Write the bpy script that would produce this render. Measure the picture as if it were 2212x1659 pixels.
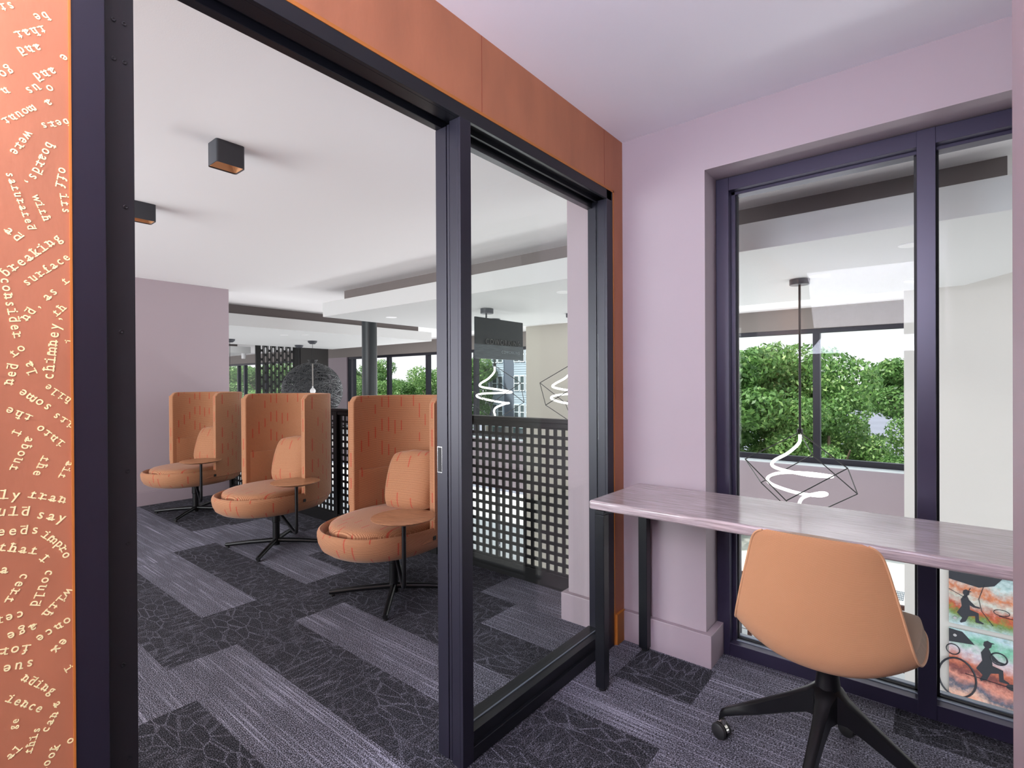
import bpy, bmesh, math, random
from mathutils import Vector, Matrix, Euler
random.seed(7)
for o in list(bpy.data.objects): bpy.data.objects.remove(o)
scn = bpy.context.scene
COL = scn.collection
PI = math.pi
R = math.radians

# ---------------------------------------------------------------- camera
cd = bpy.data.cameras.new('camera'); cam = bpy.data.objects.new('camera', cd); COL.objects.link(cam)
cam.location = (1.272, -2.494, 1.35)
_y, _p, _r = 0.683581293, -3.11881636e-03, -4.96370959e-03
_F = Vector((-math.sin(_y)*math.cos(_p), math.cos(_y)*math.cos(_p), math.sin(_p)))
_R = Vector((math.cos(_y), math.sin(_y), 0)); _U = _R.cross(_F)
_R, _U = _R*math.cos(_r)+_U*math.sin(_r), -_R*math.sin(_r)+_U*math.cos(_r)
cam.rotation_euler = Matrix((_R, _U, -_F)).transposed().to_euler()
cd.sensor_fit = 'HORIZONTAL'; cd.sensor_width = 36.0; cd.lens = 36.0*1116.207/2212
cd.shift_y = (830.708-829.5)/2212; cd.clip_start = 0.02; cd.clip_end = 400
scn.camera = cam

# ---------------------------------------------------------------- world, lights, exposure
w = bpy.data.worlds.new('world'); scn.world = w; w.use_nodes = True
wn = w.node_tree.nodes; wl = w.node_tree.links
bg = wn['Background']; bg.inputs['Strength'].default_value = 1.1
tc = wn.new('ShaderNodeTexCoord'); sep = wn.new('ShaderNodeSeparateXYZ'); rmp = wn.new('ShaderNodeValToRGB')
wl.new(tc.outputs['Generated'], sep.inputs[0]); wl.new(sep.outputs['Z'], rmp.inputs[0]); wl.new(rmp.outputs[0], bg.inputs[0])
rmp.color_ramp.elements[0].position = 0.0; rmp.color_ramp.elements[0].color = (.80, .80, .83, 1)
rmp.color_ramp.elements[1].position = 0.6; rmp.color_ramp.elements[1].color = (.72, .80, .95, 1)
scn.view_settings.view_transform = 'Standard'; scn.view_settings.look = 'None'
scn.view_settings.exposure = 0.5; scn.view_settings.gamma = 1.0
def sun_light(d, s, col, ang):
    l = bpy.data.lights.new('sun', 'SUN'); l.energy = s; l.color = col; l.angle = R(ang)
    o = bpy.data.objects.new('sun', l); COL.objects.link(o)
    o.rotation_euler = Vector(d).to_track_quat('-Z', 'Y').to_euler(); return o
sun_light((.35, .75, -1), 5.5, (1, .96, .9), 6)
def area(name, loc, d, sx, sy, pw, col=(1, 1, 1)):
    l = bpy.data.lights.new(name, 'AREA'); l.shape = 'RECTANGLE'; l.size = sx; l.size_y = sy; l.energy = pw; l.color = col
    o = bpy.data.objects.new(name, l); COL.objects.link(o); o.location = loc
    o.rotation_euler = Vector(d).to_track_quat('-Z', 'Y').to_euler(); return o
# added fill lights in nook, lounge and east atrium; daylight at the atrium glazing
area('nook_ceiling_fill', (.68, -4.0, 2.58), (.05, .75, -1), 1.1, 1.8, 100, (.90, .89, 1))  # unseen fill added behind the camera to brighten the nook
area('nook_up_fill', (.69, -3.7, 1.75), (0, .25, 1), .9, .9, 88, (.80, .84, 1))  # added upward fill that brightens the nook ceiling, no lamp stands here
area('lounge_south_fill', (-3.4, -5.9, 1.35), (0, 1, .62), 5.5, 2.2, 275, (.95, .99, 1))  # added fill from the unseen lounge side, no window here
area('atrium_east_fill', (6.6, 3.6, .2), (-1, .15, .10), 5.0, 4.0, 95, (.97, .98, 1))  # added fill from the open east side of the atrium, no window here
area('atrium_window_north', (-5.5, 6.85, 1.0), (0, -1, .02), 12, 1.9, 120, (.97, .98, 1))
area('atrium_low_glazing', (-3.0, 6.6, -2.9), (0, -.55, 1), 9, 1.2, 200, (.97, .98, 1))

# ---------------------------------------------------------------- materials
def newmat(name):
    m = bpy.data.materials.new(name); m.use_nodes = True
    return m, m.node_tree.nodes, m.node_tree.links, m.node_tree.nodes['Principled BSDF']
def mat(name, col, rough=.5, metal=0, bump=0, bscale=200, var=0, vscale=6, spec=.5, stretch=None, emit=None, es=0, coat=0):
    m, n, l, b = newmat(name)
    b.inputs['Base Color'].default_value = (*col, 1); b.inputs['Roughness'].default_value = rough
    b.inputs['Metallic'].default_value = metal; b.inputs['Specular IOR Level'].default_value = spec
    b.inputs['Coat Weight'].default_value = coat
    if emit: b.inputs['Emission Color'].default_value = (*emit, 1); b.inputs['Emission Strength'].default_value = es
    t = n.new('ShaderNodeTexCoord'); mp = n.new('ShaderNodeMapping'); l.new(t.outputs['Object'], mp.inputs[0])
    if stretch: mp.inputs['Scale'].default_value = stretch
    nz = n.new('ShaderNodeTexNoise'); nz.inputs['Scale'].default_value = vscale; nz.inputs['Detail'].default_value = 5
    l.new(mp.outputs[0], nz.inputs[0])
    if var:
        mx = n.new('ShaderNodeMix'); mx.data_type = 'RGBA'
        mx.inputs[6].default_value = (*[c*(1-var) for c in col], 1); mx.inputs[7].default_value = (*[min(1, c*(1+var)) for c in col], 1)
        l.new(nz.outputs[0], mx.inputs[0]); l.new(mx.outputs[2], b.inputs['Base Color'])
    if bump:
        n2 = n.new('ShaderNodeTexNoise'); n2.inputs['Scale'].default_value = bscale; l.new(mp.outputs[0], n2.inputs[0])
        bp = n.new('ShaderNodeBump'); bp.inputs['Strength'].default_value = bump; bp.inputs['Distance'].default_value = .002
        l.new(n2.outputs[0], bp.inputs['Height']); l.new(bp.outputs[0], b.inputs['Normal'])
    return m
def srgb(r, g, b):
    f = lambda c: (c/255/12.92) if c/255 <= .04045 else ((c/255+.055)/1.055)**2.4
    return (f(r), f(g), f(b))
def glassmat(name, tint=(.95, .985, .97), boost=1.0, base=.05):
    m = bpy.data.materials.new(name); m.use_nodes = True; n = m.node_tree.nodes; l = m.node_tree.links
    n.clear(); out = n.new('ShaderNodeOutputMaterial'); mix = n.new('ShaderNodeMixShader')
    tr = n.new('ShaderNodeBsdfTransparent'); tr.inputs[0].default_value = (*tint, 1)
    gl = n.new('ShaderNodeBsdfGlossy'); gl.inputs['Roughness'].default_value = 0.0; gl.inputs[0].default_value = (1, 1, 1, 1)
    lw = n.new('ShaderNodeLayerWeight'); lw.inputs[0].default_value = .5
    pw = n.new('ShaderNodeMath'); pw.operation = 'POWER'; pw.inputs[1].default_value = 4.0
    ma = n.new('ShaderNodeMath'); ma.operation = 'MULTIPLY_ADD'; ma.inputs[1].default_value = .9*boost; ma.inputs[2].default_value = base
    l.new(lw.outputs['Facing'], pw.inputs[0]); l.new(pw.outputs[0], ma.inputs[0]); l.new(ma.outputs[0], mix.inputs[0])
    l.new(tr.outputs[0], mix.inputs[1]); l.new(gl.outputs[0], mix.inputs[2]); l.new(mix.outputs[0], out.inputs[0])
    return m
def N(n, t, **k):
    x = n.new(t)
    for a, v in k.items(): setattr(x, a, v)
    return x
def math_node(n, l, op, a, b=None, c=None):
    x = n.new('ShaderNodeMath'); x.operation = op
    for i, v in enumerate((a, b, c)):
        if v is None: continue
        if isinstance(v, (int, float)): x.inputs[i].default_value = v
        else: l.new(v, x.inputs[i])
    return x.outputs[0]

def carpet_mat():
    m, n, l, b = newmat('carpet')
    tc = n.new('ShaderNodeTexCoord'); P = tc.outputs['Object']
    tone = N(n, 'ShaderNodeAttribute', attribute_name='tone').outputs['Fac']
    seed = N(n, 'ShaderNodeAttribute', attribute_name='seed').outputs['Fac']
    def mapped(s, off=False):
        mp = n.new('ShaderNodeMapping'); mp.inputs['Scale'].default_value = s; l.new(P, mp.inputs[0])
        if off:
            cx = n.new('ShaderNodeCombineXYZ'); l.new(math_node(n, l, 'MULTIPLY', seed, 37.0), cx.inputs[0]); l.new(math_node(n, l, 'MULTIPLY', seed, 11.0), cx.inputs[1])
            l.new(cx.outputs[0], mp.inputs['Location'])
        return mp.outputs[0]
    def noise(v, sc, det=2, rough=.5):
        x = n.new('ShaderNodeTexNoise'); x.inputs['Scale'].default_value = sc; x.inputs['Detail'].default_value = det; x.inputs['Roughness'].default_value = rough
        l.new(v, x.inputs[0]); return x.outputs[0]
    def ramp(v, a, bb):
        x = n.new('ShaderNodeMapRange'); x.inputs[1].default_value = a; x.inputs[2].default_value = bb; x.clamp = True; l.new(v, x.inputs[0]); return x.outputs[0]
    fib = ramp(noise(mapped((.55, 1, 1)), 300, 2), .46, .64)
    rib = n.new('ShaderNodeTexWave'); rib.bands_direction = 'Y'; rib.inputs['Scale'].default_value = 42; rib.inputs['Distortion'].default_value = 1.2; rib.inputs['Detail Scale'].default_value = 20
    l.new(P, rib.inputs[0])
    streak = ramp(noise(mapped((1.2, 95, 1), True), 1.0, 2), .52, .64)
    patch = ramp(noise(mapped((2.2, 7, 1), True), 1.4, 3), .32, .70)
    lightv = math_node(n, l, 'ADD', math_node(n, l, 'MULTIPLY', fib, .30), math_node(n, l, 'ADD', math_node(n, l, 'MULTIPLY', math_node(n, l, 'MULTIPLY', streak, patch), .22), .030))
    lightv = math_node(n, l, 'ADD', lightv, math_node(n, l, 'MULTIPLY', math_node(n, l, 'MULTIPLY', patch, fib), .09))
    vor = n.new('ShaderNodeTexVoronoi'); vor.feature = 'DISTANCE_TO_EDGE'; vor.inputs['Scale'].default_value = 1.0
    dist = n.new('ShaderNodeMix'); dist.data_type = 'VECTOR'; dist.inputs[0].default_value = .10
    nz = n.new('ShaderNodeTexNoise'); nz.inputs['Scale'].default_value = 9; l.new(P, nz.inputs[0])
    l.new(mapped((8, 22, 1), True), dist.inputs[4]); l.new(nz.outputs['Color'], dist.inputs[5])
    l.new(dist.outputs[1], vor.inputs[0])
    line = math_node(n, l, 'SUBTRACT', 1.0, ramp(vor.outputs[0], .015, .06))
    vor2 = n.new('ShaderNodeTexVoronoi'); vor2.feature = 'DISTANCE_TO_EDGE'; vor2.inputs['Scale'].default_value = 1.0
    sk = n.new('ShaderNodeMapping'); sk.inputs['Scale'].default_value = (26, 7, 1); sk.inputs['Rotation'].default_value = (0, 0, .35); l.new(mapped((1, 1, 1), True), sk.inputs[0]); l.new(sk.outputs[0], vor2.inputs[0])
    line2 = math_node(n, l, 'SUBTRACT', 1.0, ramp(vor2.outputs[0], .02, .08))
    msk = ramp(noise(mapped((1.5, 4, 1), True), 1.3, 2), .42, .62)
    ln = math_node(n, l, 'MAXIMUM', math_node(n, l, 'MULTIPLY', line, math_node(n, l, 'SUBTRACT', 1.1, msk)), math_node(n, l, 'MULTIPLY', line2, msk))
    ln = math_node(n, l, 'MULTIPLY', ln, math_node(n, l, 'ADD', math_node(n, l, 'MULTIPLY', fib, .75), .15))
    darkv = math_node(n, l, 'ADD', math_node(n, l, 'MULTIPLY', fib, .10), math_node(n, l, 'ADD', math_node(n, l, 'MULTIPLY', ln, .19), .010))
    mv = n.new('ShaderNodeMix'); mv.data_type = 'FLOAT'; l.new(tone, mv.inputs[0]); l.new(darkv, mv.inputs[2]); l.new(lightv, mv.inputs[3])
    v = math_node(n, l, 'MULTIPLY', mv.outputs[0], math_node(n, l, 'ADD', math_node(n, l, 'MULTIPLY', rib.outputs['Fac'], .35), .80))
    cc = n.new('ShaderNodeCombineColor')
    l.new(math_node(n, l, 'MULTIPLY', v, .95), cc.inputs[0]); l.new(math_node(n, l, 'MULTIPLY', v, .94), cc.inputs[1]); l.new(math_node(n, l, 'MULTIPLY', v, 1.17), cc.inputs[2])
    l.new(cc.outputs[0], b.inputs['Base Color']); b.inputs['Roughness'].default_value = .95; b.inputs['Specular IOR Level'].default_value = .15
    bp = n.new('ShaderNodeBump'); bp.inputs['Strength'].default_value = .5; bp.inputs['Distance'].default_value = .004
    l.new(fib, bp.inputs['Height']); l.new(bp.outputs[0], b.inputs['Normal'])
    return m

def fabric_mat(name, c0, c1, red, dash=True, cu=.055, cv=.17, rib=.0065):
    """woven upholstery: fine ribs with dots, scattered short red dashes running up the cloth (UV in metres)"""
    m, n, l, b = newmat(name)
    uv = n.new('ShaderNodeUVMap'); uv.uv_map = 'UVMap'; s = n.new('ShaderNodeSeparateXYZ'); l.new(uv.outputs[0], s.inputs[0])
    u, v = s.outputs[0], s.outputs[1]
    M = lambda op, a, bb=None, c=None: math_node(n, l, op, a, bb, c)
    rb = M('FRACT', M('DIVIDE', v, rib)); rb = M('MULTIPLY', M('ABSOLUTE', M('SUBTRACT', rb, .5)), 2.0)
    du = M('MULTIPLY', M('ABSOLUTE', M('SUBTRACT', M('FRACT', M('ADD', M('DIVIDE', u, rib*.8), M('MULTIPLY', M('FLOOR', M('DIVIDE', v, rib)), .5))), .5)), 2.0)
    weave = M('MULTIPLY', M('GREATER_THAN', rb, .45), M('GREATER_THAN', du, .4))
    mx = n.new('ShaderNodeMix'); mx.data_type = 'RGBA'; mx.inputs[6].default_value = (*c0, 1); mx.inputs[7].default_value = (*c1, 1)
    l.new(weave, mx.inputs[0]); col = mx.outputs[2]
    if dash:
        ci = M('FLOOR', M('DIVIDE', u, cu)); cf = M('FRACT', M('DIVIDE', u, cu))
        wn_ = n.new('ShaderNodeTexWhiteNoise'); wn_.noise_dimensions = '1D'; l.new(ci, wn_.inputs['W'])
        vv = M('ADD', M('DIVIDE', v, cv), M('MULTIPLY', wn_.outputs[0], 7.3)); vi = M('FLOOR', vv); vf = M('FRACT', vv)
        cmb = n.new('ShaderNodeCombineXYZ'); l.new(ci, cmb.inputs[0]); l.new(vi, cmb.inputs[1])
        w2 = n.new('ShaderNodeTexWhiteNoise'); w2.noise_dimensions = '2D'; l.new(cmb.outputs[0], w2.inputs['Vector'])
        on = M('MULTIPLY', M('LESS_THAN', w2.outputs[0], .48), M('LESS_THAN', vf, M('ADD', .35, M('MULTIPLY', w2.outputs[0], .6))))
        on = M('MULTIPLY', on, M('LESS_THAN', M('ABSOLUTE', M('SUBTRACT', cf, .5)), .08))
        on = M('MULTIPLY', on, M('ADD', .55, M('MULTIPLY', M('LESS_THAN', rb, .6), .4)))
        m2 = n.new('ShaderNodeMix'); m2.data_type = 'RGBA'; l.new(on, m2.inputs[0]); l.new(col, m2.inputs[6]); m2.inputs[7].default_value = (*red, 1); col = m2.outputs[2]
    l.new(col, b.inputs['Base Color']); b.inputs['Roughness'].default_value = .75; b.inputs['Specular IOR Level'].default_value = .3
    b.inputs['Sheen Weight'].default_value = .15
    bp = n.new('ShaderNodeBump'); bp.inputs['Strength'].default_value = .35; bp.inputs['Distance'].default_value = .0015; l.new(rb, bp.inputs['Height']); l.new(bp.outputs[0], b.inputs['Normal'])
    return m

def wood_mat(name, c0, c1, sc=(1.5, 22, 22), rough=.4, spec=.5, bump=.1, coat=0):
    m, n, l, b = newmat(name)
    t = n.new('ShaderNodeTexCoord'); mp = n.new('ShaderNodeMapping'); mp.inputs['Scale'].default_value = sc; l.new(t.outputs['Object'], mp.inputs[0])
    nz = n.new('ShaderNodeTexNoise'); nz.inputs['Scale'].default_value = 5; nz.inputs['Detail'].default_value = 8; nz.inputs['Roughness'].default_value = .65; nz.inputs['Distortion'].default_value = .25
    l.new(mp.outputs[0], nz.inputs[0]); r = n.new('ShaderNodeValToRGB'); l.new(nz.outputs[0], r.inputs[0])
    r.color_ramp.elements[0].position = .33; r.color_ramp.elements[0].color = (*c0, 1); r.color_ramp.elements[1].position = .66; r.color_ramp.elements[1].color = (*c1, 1)
    l.new(r.outputs[0], b.inputs['Base Color']); b.inputs['Roughness'].default_value = rough; b.inputs['Specular IOR Level'].default_value = spec; b.inputs['Coat Weight'].default_value = coat
    bp = n.new('ShaderNodeBump'); bp.inputs['Strength'].default_value = bump; bp.inputs['Distance'].default_value = .001; l.new(nz.outputs[0], bp.inputs['Height']); l.new(bp.outputs[0], b.inputs['Normal'])
    return m

M_ = {}
M_['carpet'] = carpet_mat()
M_['mauve'] = mat('mauve_paint', srgb(167, 153, 160), .62, bump=.05, bscale=350, var=.015, vscale=3)
M_['mauve_trim'] = mat('mauve_trim_paint', srgb(163, 148, 156), .38)
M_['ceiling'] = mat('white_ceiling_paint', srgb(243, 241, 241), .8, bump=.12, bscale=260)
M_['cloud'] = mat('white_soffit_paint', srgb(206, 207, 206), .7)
M_['nookceil'] = mat('nook_ceiling_paint', srgb(246, 244, 250), .8, bump=.08, bscale=260)
M_['warmwhite'] = mat('warm_white_paint', srgb(215, 213, 208), .7)
M_['greige'] = mat('greige_paint', srgb(186, 181, 170), .7)
M_['copper'] = mat('copper_wallcovering', srgb(178, 114, 80), .52, metal=.15, bump=.15, bscale=90, var=.24, vscale=9, stretch=(1, 1, .35), spec=.6)
M_['gold'] = mat('gold_lettering', srgb(255, 240, 180), .45, metal=.1, var=.15, vscale=60)
M_['orange_edge'] = mat('orange_edge', srgb(178, 108, 42), .45)
M_['black'] = mat('black_aluminium', srgb(22, 23, 29), .33, metal=.3, spec=.6, var=.08, vscale=4)
M_['black_satin'] = mat('black_powder_coat', srgb(13, 13, 16), .36, spec=.4)
M_['frame'] = mat('dark_bronze_frame', srgb(32, 30, 43), .38, metal=.3, spec=.6, var=.05, vscale=5)
M_['winframe'] = mat('lavender_sheen_window_frame', srgb(48, 43, 66), .34, metal=.3, spec=.6, var=.05, vscale=5)  # purple of the lavender reflection put into the frame's base colour
M_['gasket'] = mat('black_gasket', (.006, .006, .008), .6)
M_['sillmetal'] = mat('grey_sill_metal', srgb(120, 128, 140), .35, metal=.5)
M_['railblack'] = mat('black_rail_paint', srgb(10, 9, 11), .5, spec=.3)
M_['steel'] = mat('steel', srgb(170, 170, 172), .25, metal=1)
M_['column'] = mat('charcoal_column_paint', srgb(30, 36, 39), .42, spec=.5)
M_['glass'] = glassmat('door_glass', (.965, .985, .975), .75, .008)
M_['glass2'] = glassmat('window_glass', (.975, .985, .985), .75, .006)
M_['glass3'] = glassmat('outer_glass', (.975, .985, .985), .25, .0)
M_['desk'] = wood_mat('grey_wood_laminate', srgb(142, 129, 131), srgb(208, 194, 197), (1.2, 26, 26), .2, .7, .05, .35)
M_['oak'] = wood_mat('oak_veneer', srgb(138, 90, 62), srgb(186, 134, 98), (2.5, 22, 22), .38, .5, .05)
M_['fabric'] = fabric_mat('terracotta_weave', srgb(142, 92, 62), srgb(200, 148, 110), srgb(170, 54, 36))
M_['herring'] = fabric_mat('orange_herringbone', srgb(184, 132, 92), srgb(202, 154, 114), (0, 0, 0), dash=False, rib=.0030)
M_['taupe'] = fabric_mat('taupe_wool', srgb(160, 134, 108), srgb(180, 152, 124), (0, 0, 0), dash=False, rib=.003)
M_['chrome'] = mat('chrome', srgb(215, 212, 205), .12, metal=1)
M_['rubber'] = mat('black_rubber', (.012, .012, .013), .5)
M_['lampblack'] = mat('anthracite_lamp_body', srgb(52, 55, 62), .5)
M_['lampgold'] = mat('copper_reflector', srgb(225, 168, 120), .3, metal=.6)
M_['glow'] = mat('led_tube', (1, .98, .94), .4, emit=(1, .97, .92), es=2.6)
M_['downglow'] = mat('downlight_lens', (1, 1, 1), .4, emit=(1, .98, .95), es=2.2)
M_['whiteplastic'] = mat('white_lamp', srgb(235, 235, 235), .35)
M_['signpanel'] = mat('sign_charcoal', srgb(15, 24, 29), .6, spec=.3)
M_['signwood'] = wood_mat('sign_grey_wood', srgb(38, 47, 53), srgb(68, 78, 84), (20, 1.5, 22), .5)
M_['signletter'] = mat('sign_letter_black', srgb(20, 24, 27), .25, spec=.7)
M_['neck'] = mat('shaded_neck_paint', srgb(118, 110, 108), .7)  # recess shade above the soffits put into the neck's darker colour
M_['tile'] = mat('atrium_tile', srgb(205, 202, 198), .45, var=.05, vscale=2)
M_['paving'] = mat('light_paving', srgb(225, 222, 214), .85, var=.06, vscale=1.5)
M_['asphalt'] = mat('asphalt', srgb(120, 122, 132), .9, var=.2, vscale=.4)
M_['siding'] = mat('grey_siding', srgb(84, 93, 106), .7, var=.05, vscale=1)
M_['siding2'] = mat('pale_blue_siding', srgb(150, 164, 174), .7, var=.04, vscale=1)
M_['brickbeige'] = mat('beige_brick', srgb(160, 152, 140), .85, var=.25, vscale=16, stretch=(1, 1, 4))
M_['teal'] = mat('teal_storefront', srgb(24, 110, 100), .3)
M_['whitetrim'] = mat('white_window_trim', srgb(225, 235, 238), .5)
M_['darkpane'] = mat('dark_window_pane', srgb(72, 84, 88), .08, spec=.9)
M_['bark'] = mat('tree_bark', srgb(92, 78, 62), .9, var=.3, vscale=12)
M_['brownmetal'] = mat('brown_fence_metal', srgb(96, 58, 48), .5)
def leafmat():
    m, n, l, b = newmat('leaves')
    at = N(n, 'ShaderNodeAttribute', attribute_name='leaf').outputs['Fac']
    r = n.new('ShaderNodeValToRGB'); l.new(at, r.inputs[0])
    r.color_ramp.elements[0].color = (*srgb(58, 94, 44), 1); r.color_ramp.elements[1].color = (*srgb(190, 212, 140), 1)
    e = r.color_ramp.elements.new(.55); e.color = (*srgb(104, 144, 74), 1)
    l.new(r.outputs[0], b.inputs['Base Color']); b.inputs['Roughness'].default_value = .5
    tl = n.new('ShaderNodeBsdfTranslucent'); l.new(r.outputs[0], tl.inputs[0]); ms = n.new('ShaderNodeMixShader'); ms.inputs[0].default_value = .4
    l.new(b.outputs[0], ms.inputs[1]); l.new(tl.outputs[0], ms.inputs[2]); l.new(ms.outputs[0], n['Material Output'].inputs[0])
    return m
M_['leaf'] = leafmat()

# ---------------------------------------------------------------- mesh helpers
class MB:
    def __init__(s): s.v = []; s.f = []; s.uv = []; s.mi = []
    def add(s, vs, fs, uvs=None, mi=0):
        b = len(s.v); s.v += [tuple(v) for v in vs]
        for k, f in enumerate(fs):
            s.f.append([b+i for i in f]); s.mi.append(mi)
            s.uv.append([uvs[i] for i in f] if uvs else None)
    def box(s, x0, x1, y0, y1, z0, z1, mi=0):
        if x0 > x1: x0, x1 = x1, x0
        if y0 > y1: y0, y1 = y1, y0
        if z0 > z1: z0, z1 = z1, z0
        v = [(x, y, z) for x in (x0, x1) for y in (y0, y1) for z in (z0, z1)]
        s.add(v, [(0, 1, 3, 2), (4, 6, 7, 5), (0, 4, 5, 1), (2, 3, 7, 6), (0, 2, 6, 4), (1, 5, 7, 3)], mi=mi); return s
    def prism(s, pts, axis, a, b, mi=0):
        """pts: 2D outline, extruded along axis (0,1,2) between a and b"""
        def P(p, t):
            q = list(p); q.insert(axis, t); return tuple(q)
        n = len(pts); v = [P(p, a) for p in pts]+[P(p, b) for p in pts]
        s.add(v, [tuple(range(n))[::-1], tuple(range(n, 2*n))]+[(i, (i+1) % n, n+(i+1) % n, n+i) for i in range(n)], mi=mi); return s
    def tube(s, pts, r, seg=12, closed=False, cap=True, mi=0):
        pts = [Vector(p) for p in pts]; n = len(pts); rs = r if isinstance(r, (list, tuple)) else [r]*n
        vs = []; up = None
        for i, p in enumerate(pts):
            if closed: d = (pts[(i+1) % n]-pts[i-1])
            else: d = pts[min(i+1, n-1)]-pts[max(i-1, 0)]
            d.normalize()
            if up is None: up = d.orthogonal().normalized()
            up = (up-d*up.dot(d));
            if up.length < 1e-6: up = d.orthogonal()
            up.normalize(); sd = d.cross(up)
            for k in range(seg):
                a = 2*PI*k/seg; vs.append(p+(up*math.cos(a)+sd*math.sin(a))*rs[i])
        fs = []
        m = n if closed else n-1
        for i in range(m):
            for k in range(seg):
                j = (i+1) % n; fs.append((i*seg+k, i*seg+(k+1) % seg, j*seg+(k+1) % seg, j*seg+k))
        if cap and not closed: fs += [tuple(range(seg))[::-1], tuple(range((n-1)*seg, n*seg))]
        s.add(vs, fs, mi=mi); return s
    def lathe(s, prof, c=(0, 0, 0), seg=32, axis='Z', mi=0):
        vs = []; n = len(prof)
        for (r, z) in prof:
            for k in range(seg):
                a = 2*PI*k/seg; p = (r*math.cos(a), r*math.sin(a), z)
                if axis == 'Y': p = (p[0], p[2], p[1])
                if axis == 'X': p = (p[2], p[0], p[1])
                vs.append((c[0]+p[0], c[1]+p[1], c[2]+p[2]))
        fs = [(i*seg+k, i*seg+(k+1) % seg, (i+1)*seg+(k+1) % seg, (i+1)*seg+k) for i in range(n-1) for k in range(seg)]
        fs += [tuple(range(seg))[::-1], tuple(range((n-1)*seg, n*seg))]
        s.add(vs, fs, mi=mi); return s
    def grid(s, P, UV=None, cu=False, cv=False, mi=0):
        a, b = len(P), len(P[0]); vs = [p for row in P for p in row]; uv = [q for row in UV for q in row] if UV else None
        fs = []
        for i in range(a if cu else a-1):
            for j in range(b if cv else b-1):
                fs.append((i*b+j, ((i+1) % a)*b+j, ((i+1) % a)*b+(j+1) % b, i*b+(j+1) % b))
        base = len(s.v); s.v += [tuple(v) for v in vs]
        for f in fs:
            s.f.append([base+i for i in f]); s.mi.append(mi)
            if uv:
                q = [uv[i] for i in f]
                s.uv.append(q)
            else: s.uv.append(None)
        return s
    def build(s, name, m, parent=None, smooth=False, bevel=0, seg=2, normals=True):
        me = bpy.data.meshes.new(name); me.from_pydata(s.v, [], s.f); me.update()
        ms = m if isinstance(m, (list, tuple)) else [m]
        for x in ms: me.materials.append(M_[x] if isinstance(x, str) else x)
        for p, i in zip(me.polygons, s.mi): p.material_index = i; p.use_smooth = smooth
        if any(u for u in s.uv):
            L = me.uv_layers.new(name='UVMap')
            for p, u in zip(me.polygons, s.uv):
                if u:
                    for li, q in zip(p.loop_indices, u): L.data[li].uv = q
        if normals and not any(u for u in s.uv):
            bm = bmesh.new(); bm.from_mesh(me); bmesh.ops.recalc_face_normals(bm, faces=bm.faces); bm.to_mesh(me); bm.free()
        o = bpy.data.objects.new(name, me); COL.objects.link(o)
        if parent: o.parent = parent
        if bevel:
            md = o.modifiers.new('bevel', 'BEVEL'); md.width = bevel; md.segments = seg; md.limit_method = 'ANGLE'; md.angle_limit = R(40)
        if smooth:
            me.set_sharp_from_angle(angle=R(42))
        return o
def tag(o, label=None, cat=None, group=None, kind=None):
    if label: o['label'] = label
    if cat: o['category'] = cat
    if group: o['group'] = group
    if kind: o['kind'] = kind
    return o
def empty(name, loc=(0, 0, 0), rz=0, parent=None):
    o = bpy.data.objects.new(name, None); COL.objects.link(o); o.location = loc; o.rotation_euler = (0, 0, rz); o.empty_display_size = .1
    if parent: o.parent = parent
    return o
def struct(o, label=None):
    o['kind'] = 'structure'
    if label: o['label'] = label
    return o
def copy_tree(o, parent=None):
    c = o.copy(); COL.objects.link(c); c.parent = parent
    for ch in o.children: copy_tree(ch, c)
    return c
def catmull(pts, n=8):
    P = [Vector(p) for p in pts]; P = [P[0]*2-P[1]]+P+[P[-1]*2-P[-2]]; out = []
    for i in range(1, len(P)-2):
        for k in range(n):
            t = k/n; a, b, c, d = P[i-1], P[i], P[i+1], P[i+2]
            out.append(.5*((2*b)+(-a+c)*t+(2*a-5*b+4*c-d)*t*t+(-a+3*b-3*c+d)*t**3))
    out.append(P[-2]); return out
def text_mesh(mb, s, size, place, thick=.0006, spacing=1.0, align='CENTER', bold=0):
    """adds the letters of s as solid letters; place maps (x, y, z) of the lettering plane to the world"""
    cu = bpy.data.curves.new('letters', 'FONT'); cu.body = s; cu.size = size; cu.extrude = thick; cu.align_x = align; cu.align_y = 'CENTER'; cu.space_character = spacing
    cu.resolution_u = 3; cu.offset = bold
    ob = bpy.data.objects.new('letters', cu); COL.objects.link(ob)
    me = ob.to_mesh(); vs = [place(v.co) for v in me.vertices]; mb.add(vs, [tuple(p.vertices) for p in me.polygons]); ob.to_mesh_clear()
    bpy.data.objects.remove(ob); bpy.data.curves.remove(cu)

# ================================================================= SETTING
LC, BC = 2.54, 2.616           # lounge / nook ceiling heights
# ---- floor: carpet planks on a slab
rows = {-1: [(-9, 0), (-3.2, 1), (-1.9, 0), (-1.0, 1), (0.2, 1), (1.15, 0), (1.8, 1)],
        0: [(-9, 0), (-3.95, 1), (-2.55, 0), (-.7, 1), (.0, 1), (.13, 0), (.485, 1), (1.45, 0)],
        1: [(-9, 0), (-4.0, 1), (-2.69, 1), (-2.01, 0), (-.7, 0), (-.1, 1), (1.2, 1)],
        2: [(-9, 1), (-3.47, 0), (-2.5, 0), (-1.55, 1), (-.1, 0), (.49, 1), (1.55, 1)],
        3: [(-9, 1), (-3.3, 1), (-2.01, 0), (-1.1, 0), (.1, 0), (.75, 1)],
        4: [(-9, 1), (-4.1, 0), (-2.8, 0), (-1.535, 1), (-.3, 1), (1.0, 0)],
        5: [(-9, 0), (-3.4, 1), (-2.4, 1), (-1.17, 0), (-.1, 1), (1.2, 0)]}
fb = MB(); tones = []; seeds = []
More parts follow.
